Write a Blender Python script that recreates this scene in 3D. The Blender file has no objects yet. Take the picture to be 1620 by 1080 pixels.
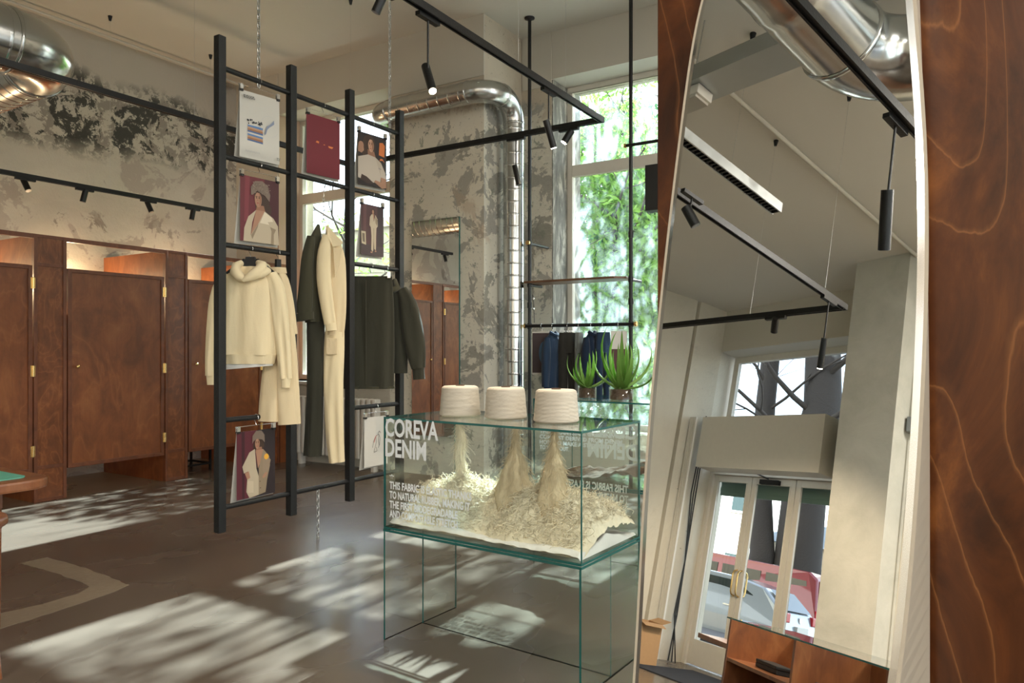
import bpy, bmesh, math, random
from mathutils import Vector, Matrix, noise
from math import pi, sin, cos, radians as RAD
SC = bpy.context.scene
COL = SC.collection
random.seed(7)
V3 = Vector

# ------------------------------------------------------------------ camera, sky, sun, exposure
cam_d = bpy.data.cameras.new('camera'); cam = bpy.data.objects.new('camera', cam_d); COL.objects.link(cam)
cam.location = (0, 0, 1.4); cam.rotation_euler = (RAD(90), 0, RAD(32.06))
cam_d.lens = 25.89; cam_d.sensor_width = 36; cam_d.shift_y = 12 / 1620; cam_d.clip_start = .05; cam_d.clip_end = 200
SC.camera = cam
SC.view_settings.view_transform = 'Standard'; SC.view_settings.look = 'None'
SC.view_settings.gamma = 1; SC.view_settings.use_curve_mapping = False
SC.view_settings.exposure = 0.6
SC.cycles.max_bounces = 10; SC.cycles.diffuse_bounces = 4; SC.cycles.glossy_bounces = 6
SC.cycles.transparent_max_bounces = 28; SC.cycles.sample_clamp_indirect = 6
SC.cycles.caustics_reflective = False; SC.cycles.caustics_refractive = False

world = bpy.data.worlds.new('sky'); SC.world = world; world.use_nodes = True
wn = world.node_tree; wn.nodes.clear()
wo = wn.nodes.new('ShaderNodeOutputWorld'); wb = wn.nodes.new('ShaderNodeBackground')
sk = wn.nodes.new('ShaderNodeTexSky'); sk.sky_type = 'NISHITA'; sk.sun_disc = False
sk.sun_elevation = RAD(35); sk.sun_rotation = RAD(0); sk.air_density = 1.0; sk.dust_density = 1.5
hz = wn.nodes.new('ShaderNodeMixRGB'); hz.blend_type = 'MIX'; hz.inputs[0].default_value = .30
hz.inputs[2].default_value = (7.5, 7.7, 8.0, 1)
wn.links.new(sk.outputs[0], hz.inputs[1]); wn.links.new(hz.outputs[0], wb.inputs[0]); wb.inputs[1].default_value = .42
wn.links.new(wb.outputs[0], wo.inputs[0])

sd = bpy.data.lights.new('sun', 'SUN'); sun = bpy.data.objects.new('sun', sd); COL.objects.link(sun)
sun.rotation_euler = V3((.02, -1, -.71)).to_track_quat('-Z', 'Y').to_euler()
sd.energy = 30; sd.angle = RAD(.6); sd.color = (.76, .92, 1.0)

def portal(name, loc, rot, sx, sy):
    l = bpy.data.lights.new(name, 'AREA'); l.shape = 'RECTANGLE'; l.size = sx; l.size_y = sy
    o = bpy.data.objects.new(name, l); COL.objects.link(o); o.location = loc; o.rotation_euler = rot
    l.cycles.is_portal = True
def fill_light(loc, e, s=1.2):  # unseen overhead area lights, added to brighten the interior
    l = bpy.data.lights.new('fill_light', 'AREA'); l.size = s; l.energy = e; l.color = (1, .93, .84)
    o = bpy.data.objects.new('fill_light', l); COL.objects.link(o); o.location = loc
for y in (-4.0, 0, 4.2): fill_light((1.7, y, 4.85), 120)
fill_light((.3, -4.8, 4.85), 170, .8)
portal('window_portal', (-3, 7.75, 2.5), (RAD(-90), 0, 0), 2.1, 3.7)
portal('window_portal', (-6.65, 6.95, 2.7), (RAD(-90), 0, 0), 1.8, 3.4)
portal('window_portal', (3.15, .4, 2.3), (0, RAD(90), 0), 3.8, 11.0)
portal('window_portal', (-5.3, -7.1, 2.2), (RAD(90), 0, RAD(7.3)), 2.2, 4.2)

# ------------------------------------------------------------------ helpers
def tag(o, label=None, cat=None, group=None, kind=None):
    if label: o['label'] = label
    if cat: o['category'] = cat
    if group: o['group'] = group
    if kind: o['kind'] = kind
    return o
def Wm(o):
    return (Wm(o.parent) @ o.matrix_parent_inverse @ o.matrix_basis) if o.parent else o.matrix_basis.copy()
def empty(name, loc=(0, 0, 0), rz=0, label=None, cat=None, group=None):
    o = bpy.data.objects.new(name, None); COL.objects.link(o); o.location = loc; o.rotation_euler = (0, 0, rz)
    o.empty_display_size = .1
    return tag(o, label, cat, group)
class MB:
    """collects geometry for ONE mesh object"""
    def __init__(s): s.v = []; s.f = []; s.m = []; s.sm = []
    def add(s, vs, fs, mi=0, smooth=False, M=None):
        b = len(s.v)
        s.v += [(M @ V3(p)) if M else V3(p) for p in vs]
        for f in fs: s.f.append([b + i for i in f]); s.m.append(mi); s.sm.append(smooth)
        return s
    def box(s, x0, x1, y0, y1, z0, z1, mi=0, M=None):
        vs = [(x0,y0,z0),(x1,y0,z0),(x1,y1,z0),(x0,y1,z0),(x0,y0,z1),(x1,y0,z1),(x1,y1,z1),(x0,y1,z1)]
        return s.add(vs, [(3,2,1,0),(4,5,6,7),(0,1,5,4),(1,2,6,5),(2,3,7,6),(3,0,4,7)], mi, False, M)
    def plate(s, x0, x1, y0, y1, z0, z1, M=None):
        """box whose narrow faces use material slot 1"""
        d = (x1-x0, y1-y0, z1-z0); k = d.index(min(d))
        vs = [(x0,y0,z0),(x1,y0,z0),(x1,y1,z0),(x0,y1,z0),(x0,y0,z1),(x1,y0,z1),(x1,y1,z1),(x0,y1,z1)]
        F = [((3,2,1,0),2),((4,5,6,7),2),((0,1,5,4),1),((1,2,6,5),0),((2,3,7,6),1),((3,0,4,7),0)]
        for f, ax in F: s.add([vs[i] for i in f], [(0,1,2,3)], 0 if ax == k else 1, False, M)
        return s
    def tube(s, pts, r, n=10, mi=0, cap=True, smooth=True, M=None, sx=None):
        pts = [V3(p) for p in pts]; N = len(pts)
        rs = r if isinstance(r, (list, tuple)) else [r]*N
        vs = []; up = None
        for i, p in enumerate(pts):
            t = (pts[min(i+1, N-1)] - pts[max(i-1, 0)]).normalized()
            if up is None:
                up = V3((0,0,1)) if abs(t.z) < .9 else V3((1,0,0))
            a = up - t*up.dot(t)
            if a.length < 1e-5: a = t.orthogonal()
            a.normalize(); up = a; b = t.cross(a)
            for k in range(n):
                th = 2*pi*k/n; vs.append(p + (a*cos(th) + b*sin(th))*rs[i])
        fs = [(i*n+k, i*n+(k+1) % n, (i+1)*n+(k+1) % n, (i+1)*n+k) for i in range(N-1) for k in range(n)]
        s.add(vs, fs, mi, smooth, M)
        if cap:
            s.add(vs[:n], [tuple(range(n))[::-1]], mi, False, M); s.add(vs[-n:], [tuple(range(n))], mi, False, M)
        return s
    def lathe(s, prof, n=24, mi=0, M=None, smooth=True, closed=True):
        vs = [(r*cos(2*pi*k/n), r*sin(2*pi*k/n), z) for r, z in prof for k in range(n)]
        fs = [(i*n+k, i*n+(k+1) % n, (i+1)*n+(k+1) % n, (i+1)*n+k) for i in range(len(prof)-1) for k in range(n)]
        s.add(vs, fs, mi, smooth, M)
        if closed: s.add(vs[:n], [tuple(range(n))[::-1]], mi, False, M); s.add(vs[-n:], [tuple(range(n))], mi, False, M)
        return s
    def prism(s, poly, z0, z1, mi=0, M=None, side=None):
        n = len(poly); vs = [(p[0], p[1], z0) for p in poly] + [(p[0], p[1], z1) for p in poly]
        s.add(vs, [tuple(range(n))[::-1], tuple(range(n, 2*n))], mi, False, M)
        return s.add(vs, [(i, (i+1) % n, n+(i+1) % n, n+i) for i in range(n)], mi if side is None else side, False, M)
    def loft(s, rows, n=28, fold=0, k=7, seed=0, mi=0, cap=True, M=None, flow=1.0, sharp=1.0, grow=True):
        """rows: (x, z, half_width, half_depth[, y]) cross-sections in the local x/z plane, depth on y; folds run down the cloth"""
        rn = random.Random(seed); ph = [rn.uniform(0, 6.28) for _ in range(4)]
        R = []
        for a, b in zip(rows[:-1], rows[1:]):
            a = list(a)+[0]*(5-len(a)); b = list(b)+[0]*(5-len(b)); st = max(1, int(abs(V3((b[0]-a[0], b[1]-a[1])).length)/.045))
            for j in range(st):
                t = j/st; R.append([a[q]*(1-t)+b[q]*t for q in range(5)])
        R.append(list(rows[-1])+[0]*(5-len(rows[-1])))
        N = len(R)
        for _ in range(2):
            R = [R[0]] + [[(R[i-1][q]+2*R[i][q]+R[i+1][q])/4 for q in range(5)] for i in range(1, N-1)] + [R[-1]]
        vs = []
        for i, (x, z, w, d, y) in enumerate(R):
            i0, i1 = max(i-1, 0), min(i+1, N-1)
            t = V3((R[i1][0]-R[i0][0], R[i1][4]-R[i0][4], R[i1][1]-R[i0][1]))
            t = t.normalized() if t.length > 1e-6 else V3((0, 0, -1))
            ax = V3((1, 0, 0)); ax = (ax - t*ax.dot(t)).normalized(); ay = t.cross(ax)
            g = (i/N) if grow else 1
            for q in range(n):
                th = 2*pi*q/n; cx, cy = cos(th), sin(th)
                cx = math.copysign(abs(cx)**sharp, cx); cy = math.copysign(abs(cy)**sharp, cy)
                m = fold*(.35+.65*g)*(sin(k*th+ph[0]+i*.06*flow) + .6*sin((k*2-1)*th+ph[1]-i*.09*flow) + .5*noise.noise(V3((cx*2+seed, cy*2, i*.22))))
                vs.append(V3((x, y, z)) + ax*(w*cx*(1+m*.25)+m*.15*cx) + ay*(d*cy + m*cy))
        fs = [(i*n+q, i*n+(q+1) % n, (i+1)*n+(q+1) % n, (i+1)*n+q) for i in range(N-1) for q in range(n)]
        s.add(vs, fs, mi, True, M)
        if cap: s.add(vs[:n], [tuple(range(n))[::-1]], mi, False, M); s.add(vs[-n:], [tuple(range(n))], mi, False, M)
        return s
    def build(s, name, mat, parent=None, label=None, cat=None, group=None, kind=None, bevel=0, local=False):
        me = bpy.data.meshes.new(name)
        o = bpy.data.objects.new(name, me); COL.objects.link(o)
        vs = s.v
        me.from_pydata([tuple(p) for p in vs], [], s.f)
        for m in (mat if isinstance(mat, (list, tuple)) else [mat]): me.materials.append(m)
        me.polygons.foreach_set('material_index', s.m); me.polygons.foreach_set('use_smooth', s.sm)
        me.update()
        if bevel:
            bm = bmesh.new(); bm.from_mesh(me); bmesh.ops.remove_doubles(bm, verts=bm.verts, dist=1e-5)
            es = [e for e in bm.edges if len(e.link_faces) == 2 and e.calc_face_angle(0) > .5]
            bmesh.ops.bevel(bm, geom=es, offset=bevel, segments=2, affect='EDGES', profile=.6); bm.to_mesh(me); bm.free()
        if parent:
            o.parent = parent
            if not local: o.matrix_parent_inverse = Wm(parent).inverted()
        return tag(o, label, cat, group, kind)
def T(x=0, y=0, z=0, rz=0, ry=0, rx=0):
    return Matrix.Translation((x, y, z)) @ Matrix.Rotation(rz, 4, 'Z') @ Matrix.Rotation(ry, 4, 'Y') @ Matrix.Rotation(rx, 4, 'X')
def arc(c, r, a0, a1, n, ax, ay):
    c = V3(c); ax = V3(ax); ay = V3(ay)
    return [c + ax*(r*cos(a0+(a1-a0)*i/n)) + ay*(r*sin(a0+(a1-a0)*i/n)) for i in range(n+1)]
def copy_tree(o, parent=None):
    c = o.copy(); COL.objects.link(c)
    if parent: c.parent = parent
    for ch in [x for x in SC.objects if x.parent == o]: copy_tree(ch, c)
    return c

# ------------------------------------------------------------------ materials
def newmat(name):
    m = bpy.data.materials.new(name); m.use_nodes = True; nt = m.node_tree
    return m, nt, nt.nodes['Principled BSDF']
def N(nt, t, **kw):
    n = nt.nodes.new(t)
    for k, v in kw.items():
        if k.startswith('i_'):
            q = k[2:]; n.inputs[int(q) if q.isdigit() else q.replace('_', ' ')].default_value = v
        else: setattr(n, k, v)
    return n
def L(nt, a, b): nt.links.new(a, b)
def ramp(nt, fac, stops, interp='LINEAR'):
    r = N(nt, 'ShaderNodeValToRGB'); e = r.color_ramp; e.interpolation = interp
    while len(e.elements) < len(stops): e.elements.new(.5)
    for i, (p, c) in enumerate(stops):
        e.elements[i].position = p; e.elements[i].color = (c if len(c) == 4 else (*c, 1)) if isinstance(c, tuple) else (c, c, c, 1)
    L(nt, fac, r.inputs[0]); return r.outputs[0]
def noi(nt, co, scale, detail=4, rough=.55, dist=0):
    n = N(nt, 'ShaderNodeTexNoise', i_Scale=scale, i_Detail=detail, i_Roughness=rough, i_Distortion=dist)
    L(nt, co, n.inputs['Vector']); return n.outputs[0]
def mapp(nt, co, scale=(1, 1, 1), loc=(0, 0, 0), rot=(0, 0, 0)):
    m = N(nt, 'ShaderNodeMapping'); m.inputs['Scale'].default_value = scale; m.inputs['Location'].default_value = loc; m.inputs['Rotation'].default_value = rot
    L(nt, co, m.inputs['Vector']); return m.outputs[0]
def mix(nt, fac, a, b, blend='MIX'):
    m = N(nt, 'ShaderNodeMixRGB', blend_type=blend)
    for i, x in ((0, fac), (1, a), (2, b)):
        if hasattr(x, 'links'): L(nt, x, m.inputs[i])
        else: m.inputs[i].default_value = x if i == 0 else (*x, 1) if len(x) == 3 else x
    return m.outputs[0]
def mth(nt, op, a, b=0.0):
    m = N(nt, 'ShaderNodeMath', operation=op)
    for i, x in ((0, a), (1, b)):
        if hasattr(x, 'links'): L(nt, x, m.inputs[i])
        else: m.inputs[i].default_value = x
    return m.outputs[0]
def bump(nt, bs, h, st=.3, dist=.02):
    b = N(nt, 'ShaderNodeBump', i_Strength=st, i_Distance=dist); L(nt, h, b.inputs['Height']); L(nt, b.outputs[0], bs.inputs['Normal'])
def objco(nt): return N(nt, 'ShaderNodeTexCoord').outputs['Object']
def plain(name, col, rough=.5, metal=0, bmp=0, bscale=60, var=0, spec=None, sheen=0):
    m, nt, b = newmat(name); b.inputs['Roughness'].default_value = rough; b.inputs['Metallic'].default_value = metal
    b.inputs['Base Color'].default_value = (*col, 1)
    if spec is not None: b.inputs['Specular IOR Level'].default_value = spec
    if sheen: b.inputs['Sheen Weight'].default_value = sheen
    if var or bmp:
        co = objco(nt); n = noi(nt, co, bscale, 5)
        if var: L(nt, mix(nt, n, tuple(c*(1-var) for c in col), tuple(min(1, c*(1+var)) for c in col)), b.inputs['Base Color'])
        if bmp: bump(nt, b, n, bmp, .01)
    return m
def fabric(name, col, sc=260, folds=.3, var=.08):
    m, nt, b = newmat(name); co = objco(nt); b.inputs['Roughness'].default_value = .9; b.inputs['Sheen Weight'].default_value = .15
    b.inputs['Specular IOR Level'].default_value = .15
    big = noi(nt, mapp(nt, co, (9, 9, 2.6)), 1, 2, .45, .8); fine = noi(nt, co, sc, 2)
    L(nt, mix(nt, big, tuple(c*(1-var) for c in col), tuple(min(1, c*(1+var)) for c in col)), b.inputs['Base Color'])
    h = mth(nt, 'ADD', mth(nt, 'MULTIPLY', big, 1.0), mth(nt, 'MULTIPLY', fine, .12)); bump(nt, b, h, folds, .035)
    return m
def wood(name, dark, mid, light, sc=1.0, rough=.35, grain=(9, 9, .8), coat=.25, flame=5):
    m, nt, b = newmat(name); co = objco(nt)
    c1 = mapp(nt, co, tuple(g*sc for g in grain))
    d = noi(nt, mapp(nt, co, (1.6*sc, 1.6*sc, .8*sc)), 1.3, 3, .5, .8)
    w = mth(nt, 'FRACT', mth(nt, 'MULTIPLY', d, flame)); lines = ramp(nt, w, [(0, 1.), (.06, .45), (.2, .05), (.85, 0.), (1, .55)])
    fib = noi(nt, mapp(nt, co, (70*sc, 70*sc, 3*sc)), 1, 4, .6)
    blot = noi(nt, mapp(nt, co, (5*sc, 5*sc, 3*sc)), 1, 5, .65, .6)
    base = ramp(nt, blot, [(.3, dark), (.55, mid), (.75, light)])
    base = mix(nt, mth(nt, 'MULTIPLY', fib, .5), base, tuple(c*.72 for c in dark))
    base = mix(nt, mth(nt, 'MULTIPLY', lines, .45), base, light)
    L(nt, base, b.inputs['Base Color']); b.inputs['Roughness'].default_value = rough
    b.inputs['Coat Weight'].default_value = coat; b.inputs['Coat Roughness'].default_value = .25
    bump(nt, b, fib, .06, .004)
    return m
M_ = {}
M_['black'] = plain('black_steel', (.006, .006, .006), .42, .2, .15, 90)
M_['blackwood'] = plain('black_stained_wood', (.006, .0065, .007), .5, 0, .3, 45, .3)
M_['plasticblack'] = plain('black_plastic', (.01, .01, .01), .5)
M_['chrome'] = plain('chrome', (.8, .8, .8), .12, 1)
M_['brass'] = plain('brass', (.86, .6, .26), .22, 1)
M_['zinc'] = plain('zinc_chain', (.55, .56, .55), .3, 1)
M_['cream'] = fabric('cream_cotton', (.84, .70, .45))
M_['cream2'] = fabric('cream_twill', (.78, .63, .40), folds=.4)
M_['olive'] = fabric('olive_twill', (.062, .058, .036), folds=.35)
M_['olive2'] = fabric('dark_olive_twill', (.045, .043, .03), folds=.35)
M_['denim'] = fabric('blue_denim', (.022, .042, .08), folds=.4, var=.3)
M_['denimdark'] = fabric('dark_denim', (.012, .022, .045), folds=.4, var=.3)
M_['charcoal'] = fabric('charcoal_cloth', (.03, .028, .024), folds=.4)
M_['greycloth'] = fabric('grey_cloth', (.2, .22, .22), folds=.4)
M_['white_cloth'] = fabric('white_sheet', (.72, .7, .66), folds=.25)
M_['whitepaint'] = plain('white_paint', (.72, .69, .62), .45, 0, .08, 20, .05)
M_['framepaint'] = plain('window_paint', (.68, .64, .56), .45, 0, .08, 20, .05)
M_['paper'] = plain('paper', (.66, .63, .57), .7)
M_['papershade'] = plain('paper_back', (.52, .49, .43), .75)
M_['cardboard'] = plain('cardboard', (.42, .25, .12), .85, 0, .1, 30, .08)
M_['mat'] = plain('door_mat', (.018, .02, .026), .95, 0, .6, 200, .3)
M_['felt'] = plain('green_felt', (.12, .42, .30), .6, 0, .1, 200, .06)
M_['speaker'] = plain('speaker_black', (.012, .012, .012), .6)
M_['pole_black'] = plain('black_pipe', (.014, .014, .014), .35, .3)
M_['wood'] = wood('booth_plywood', (.16, .046, .014), (.29, .088, .026), (.40, .14, .045), 1.0, .38)
M_['woodpost'] = wood('booth_flame_plywood', (.13, .036, .011), (.25, .075, .022), (.42, .15, .05), 1.6, .35, flame=9)
M_['woodframe'] = wood('booth_frame_wood', (.12, .036, .015), (.19, .058, .022), (.27, .085, .032), 2.0, .4, flame=2)
def nearwood():
    m, nt, b = newmat('varnished_birch_panel'); co = objco(nt)
    d = noi(nt, mapp(nt, co, (4.2, 4.2, 1.5), (2.3, 1.1, .35)), 1.0, 1.2, .3, .25)
    jit = noi(nt, mapp(nt, co, (26, 26, 5)), 1, 4, .6)
    w = mth(nt, 'FRACT', mth(nt, 'ADD', mth(nt, 'MULTIPLY', d, 17), mth(nt, 'MULTIPLY', jit, .34)))
    line = ramp(nt, w, [(0, 1.), (.02, .4), (.07, .06), (.8, 0.), (.975, .15), (1, 1.)])
    blot = noi(nt, mapp(nt, co, (6, 6, 3)), 1.2, 8, .66, .8); fine = noi(nt, mapp(nt, co, (150, 150, 60)), 1, 3, .7)
    base = ramp(nt, blot, [(.32, (.022, .0055, .001)), (.5, (.085, .024, .005)), (.70, (.23, .078, .017))])
    base = mix(nt, mth(nt, 'MULTIPLY', fine, .35), base, (.05, .013, .004)); base = mix(nt, mth(nt, 'MULTIPLY', line, .34), base, (.42, .18, .06))
    L(nt, base, b.inputs['Base Color']); b.inputs['Roughness'].default_value = .32; b.inputs['Coat Weight'].default_value = .1; b.inputs['Coat Roughness'].default_value = .3
    bump(nt, b, fine, .04, .003); return m
M_['woodnear'] = nearwood()
M_['shelfwood'] = wood('shelf_wood', (.1, .045, .02), (.17, .08, .035), (.24, .12, .06), 2, .5, flame=3)
M_['counterwood'] = wood('counter_wood', (.16, .05, .018), (.27, .09, .03), (.36, .14, .05), 1.2, .4, flame=4)

def plaster(name, kind):
    m, nt, b = newmat(name); co = objco(nt); b.inputs['Roughness'].default_value = .85
    sep = N(nt, 'ShaderNodeSeparateXYZ'); L(nt, co, sep.inputs[0]); z = sep.outputs[2]
    n1 = noi(nt, co, .9, 8, .62, .5); n2 = noi(nt, co, 2.6, 9, .68, .4); n3 = noi(nt, mapp(nt, co, (1, 1, 1), (7, 3, 2)), 1.5, 9, .66, .7)
    n4 = noi(nt, mapp(nt, co, (1, 1, 1), (1, 9, 5)), 7, 10, .74, .4); fine = noi(nt, co, 22, 5, .65)
    def band(lo, hi, s):
        a = N(nt, 'ShaderNodeMapRange', i_1=lo-s, i_2=lo+s); b2 = N(nt, 'ShaderNodeMapRange', i_1=hi+s, i_2=hi-s)
        wob = mth(nt, 'ADD', z, mth(nt, 'MULTIPLY', mth(nt, 'SUBTRACT', n1, .5), .5))
        L(nt, wob, a.inputs[0]); L(nt, wob, b2.inputs[0])
        return mth(nt, 'MULTIPLY', a.outputs[0], b2.outputs[0])
    if kind == 'left':
        c = mix(nt, ramp(nt, n1, [(.35, 0.), (.65, 1.)]), (.56, .53, .45), (.68, .65, .56))
        c = mix(nt, ramp(nt, n3, [(.54, 0.), (.555, .8)]), c, (.44, .39, .34))
        up = N(nt, 'ShaderNodeMapRange', i_1=4.40, i_2=4.46); L(nt, z, up.inputs[0])
        c = mix(nt, up.outputs[0], c, (.54, .50, .43))
        bd = band(3.62, 4.44, .10)
        m1 = mth(nt, 'MULTIPLY', ramp(nt, n2, [(.505, 0.), (.515, 1.)]), bd); m2 = mth(nt, 'MULTIPLY', ramp(nt, n4, [(.495, 0.), (.505, 1.)]), bd)
        c = mix(nt, mth(nt, 'MULTIPLY', m2, .75), c, (.24, .21, .18)); c = mix(nt, mth(nt, 'MULTIPLY', mth(nt, 'MULTIPLY', m1, ramp(nt, n4, [(.44, 0.), (.46, 1.)])), .95), c, (.052, .055, .048))
        lo = band(2.35, 2.95, .15)
        c = mix(nt, mth(nt, 'MULTIPLY', mth(nt, 'MULTIPLY', ramp(nt, n2, [(.60, 0.), (.62, 1.)]), lo), .7), c, (.22, .18, .15))
        c = mix(nt, mth(nt, 'MULTIPLY', ramp(nt, n4, [(.66, 0.), (.68, 1.)]), .6), c, (.16, .14, .12))
    elif kind == 'pillar':
        c = mix(nt, ramp(nt, n2, [(.462, 0.), (.478, 1.)]), (.40, .38, .33), (.72, .68, .57))
        c = mix(nt, ramp(nt, n3, [(.57, 0.), (.58, .85)]), c, (.30, .285, .24))
        c = mix(nt, ramp(nt, n4, [(.60, 0.), (.61, .8)]), c, (.26, .28, .22))
        c = mix(nt, ramp(nt, n1, [(.62, 0.), (.66, .5)]), c, (.50, .38, .27))
        up = N(nt, 'ShaderNodeMapRange', i_1=4.05, i_2=4.15); wob = mth(nt, 'ADD', z, mth(nt, 'MULTIPLY', mth(nt, 'SUBTRACT', n2, .5), 1.2)); L(nt, wob, up.inputs[0])
        c = mix(nt, up.outputs[0], c, (.55, .48, .38))
        c = mix(nt, mth(nt, 'MULTIPLY', ramp(nt, fine, [(.62, 0.), (.66, 1.)]), .4), c, (.12, .11, .09))
    else:
        c = mix(nt, ramp(nt, n1, [(.35, 0.), (.65, 1.)]), (.58, .53, .43), (.66, .61, .50))
        c = mix(nt, mth(nt, 'MULTIPLY', ramp(nt, n4, [(.66, 0.), (.68, 1.)]), .7), c, (.22, .19, .15))
        c = mix(nt, mth(nt, 'MULTIPLY', ramp(nt, n3, [(.62, 0.), (.70, 1.)]), .4), c, (.40, .36, .29))
    L(nt, c, b.inputs['Base Color'])
    bump(nt, b, mth(nt, 'ADD', n2, mth(nt, 'MULTIPLY', fine, .3)), .5, .03)
    return m
M_['wall_left'] = plaster('peeling_plaster', 'left'); M_['pillar'] = plaster('stripped_plaster', 'pillar'); M_['wall_clean'] = plaster('worn_white_plaster', 'clean')
def paint(name, a, b_):
    m, nt, b = newmat(name); co = objco(nt); L(nt, mix(nt, noi(nt, co, .7, 5), a, b_), b.inputs['Base Color']); b.inputs['Roughness'].default_value = .9
    bump(nt, b, noi(nt, co, 30, 4), .08, .01); return m
M_['ceiling'] = paint('ceiling_paint', (.62, .59, .53), (.68, .65, .58)); M_['upperwall'] = paint('upper_wall_paint', (.55, .52, .45), (.62, .585, .51))
M_['pier'] = paint('warm_pier_plaster', (.52, .36, .25), (.62, .46, .34))
def greypier():
    m, nt, b = newmat('bare_grey_cement'); co = objco(nt); n = noi(nt, mapp(nt, co, (4, 4, 1.2)), 2, 8, .7, .6)
    L(nt, ramp(nt, n, [(.35, (.13, .125, .11)), (.52, (.23, .22, .19)), (.6, (.5, .47, .4))]), b.inputs['Base Color']); b.inputs['Roughness'].default_value = .9; bump(nt, b, n, .5, .03); return m
M_['cement'] = greypier()
m, nt, b = newmat('grey_worn_plaster'); co = objco(nt); n_ = noi(nt, co, 2.2, 8, .65, .4); L(nt, ramp(nt, n_, [(.3, (.44, .43, .37)), (.55, (.52, .505, .44)), (.75, (.58, .56, .49))]), b.inputs['Base Color']); b.inputs['Roughness'].default_value = .85; bump(nt, b, n_, .3, .02); M_['greyplaster'] = m
def floor_mat():
    m, nt, b = newmat('polished_concrete'); co = objco(nt)
    n1 = noi(nt, mapp(nt, co, (1, .6, 1)), 1.3, 3, .5, 0); n2 = noi(nt, co, 9, 6, .6)
    c = mix(nt, n1, (.092, .070, .052), (.145, .114, .086)); c = mix(nt, mth(nt, 'MULTIPLY', n2, .3), c, (.09, .075, .06))
    L(nt, c, b.inputs['Base Color']); L(nt, ramp(nt, n1, [(.3, .20), (.7, .34)]), b.inputs['Roughness']); b.inputs['Specular IOR Level'].default_value = .55
    bump(nt, b, n2, .012, .01); return m
M_['floor'] = floor_mat()
M_['inlay'] = plain('pale_floor_patch', (.27, .215, .15), .35, 0, .2, 25, .15)
def steel(name, col=(.62, .63, .62), r=.22, ns=3.0):
    m, nt, b = newmat(name); b.inputs['Metallic'].default_value = 1; co = objco(nt); n = noi(nt, co, ns, 5, .7)
    L(nt, mix(nt, n, tuple(c*.8 for c in col), col), b.inputs['Base Color']); L(nt, ramp(nt, n, [(.3, r*.7), (.7, r*1.5)]), b.inputs['Roughness']); return m
M_['duct'] = steel('galvanised_duct', (.60, .61, .60), .20, 1.2); M_['tray'] = steel('galvanised_tray', (.55, .58, .58), .35)
def glass(name, tint=(.97, .99, .985), gl=1.0, ior=1.45):
    m, nt, b = newmat(name); nt.nodes.remove(b); out = nt.nodes['Material Output']
    t = N(nt, 'ShaderNodeBsdfTransparent'); t.inputs[0].default_value = (*tint, 1); g = N(nt, 'ShaderNodeBsdfGlossy', i_Roughness=.0)
    g.inputs[0].default_value = (gl, gl, gl, 1); fr = N(nt, 'ShaderNodeFresnel'); ge = N(nt, 'ShaderNodeNewGeometry'); mx = N(nt, 'ShaderNodeMixShader')
    L(nt, mth(nt, 'ADD', ior, mth(nt, 'MULTIPLY', ge.outputs['Backfacing'], 1/ior-ior)), fr.inputs[0])
    L(nt, fr.outputs[0], mx.inputs[0]); L(nt, t.outputs[0], mx.inputs[1]); L(nt, g.outputs[0], mx.inputs[2]); L(nt, mx.outputs[0], out.inputs[0]); return m
M_['glass'] = glass('clear_glass', (.965, .99, .982)); M_['pane'] = glass('window_pane', (.96, .98, .97), .5, 1.3)
def hazy():  # milky haze of the window glare, put on the glass as a film
    m, nt, b = newmat('hazy_pane'); nt.nodes.remove(b); out = nt.nodes['Material Output']; co = objco(nt)
    t = N(nt, 'ShaderNodeBsdfTransparent'); g = N(nt, 'ShaderNodeBsdfTranslucent'); g.inputs[0].default_value = (.75, .82, .85, 1)
    n = noi(nt, mapp(nt, co, (1.3, 1, .6)), 1.4, 4, .6, 1.5); mx = N(nt, 'ShaderNodeMixShader')
    L(nt, ramp(nt, n, [(.40, .03), (.62, .30)]), mx.inputs[0]); L(nt, t.outputs[0], mx.inputs[1]); L(nt, g.outputs[0], mx.inputs[2]); L(nt, mx.outputs[0], out.inputs[0]); return m
M_['hazy'] = hazy()
M_['edge'] = plain('green_glass_edge', (.012, .11, .10), .12, 0, spec=.8)
m, nt, b = newmat('mirror_glass'); b.inputs['Metallic'].default_value = 1; b.inputs['Roughness'].default_value = 0; b.inputs['Base Color'].default_value = (.93, .95, .94, 1); M_['mirror'] = m
M_['carglass'] = plain('car_glass', (.02, .03, .03), .08, 0, spec=.4)
M_['frosted'] = plain('pale_vinyl_letters', (.78, .82, .83), .6)
def emis(name, col, st):
    m, nt, b = newmat(name); b.inputs['Emission Color'].default_value = (*col, 1); b.inputs['Emission Strength'].default_value = st; b.inputs['Base Color'].default_value = (*col, 1); return m
M_['lampglow'] = emis('lamp_glow', (1, .80, .52), 90); M_['boothglow'] = emis('booth_lamp_glow', (1, .75, .45), 12)
M_['diffuser'] = plain('lamp_diffuser', (.10, .10, .10), .3)
def leafm(name, a, b_, tr=.35):
    m, nt, b = newmat(name); co = objco(nt); n = noi(nt, co, 3.5, 3); c = mix(nt, n, a, b_); L(nt, c, b.inputs['Base Color']); b.inputs['Roughness'].default_value = .45
    t = N(nt, 'ShaderNodeBsdfTranslucent'); L(nt, c, t.inputs[0]); mx = N(nt, 'ShaderNodeMixShader', i_0=tr); out = nt.nodes['Material Output']
    L(nt, b.outputs[0], mx.inputs[1]); L(nt, t.outputs[0], mx.inputs[2]); L(nt, mx.outputs[0], out.inputs[0]); return m
M_['leaf'] = leafm('laurel_leaves', (.06, .20, .03), (.34, .55, .10), .55); M_['leaf2'] = leafm('dark_leaves', (.02, .09, .03), (.08, .25, .08), .45)
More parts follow.
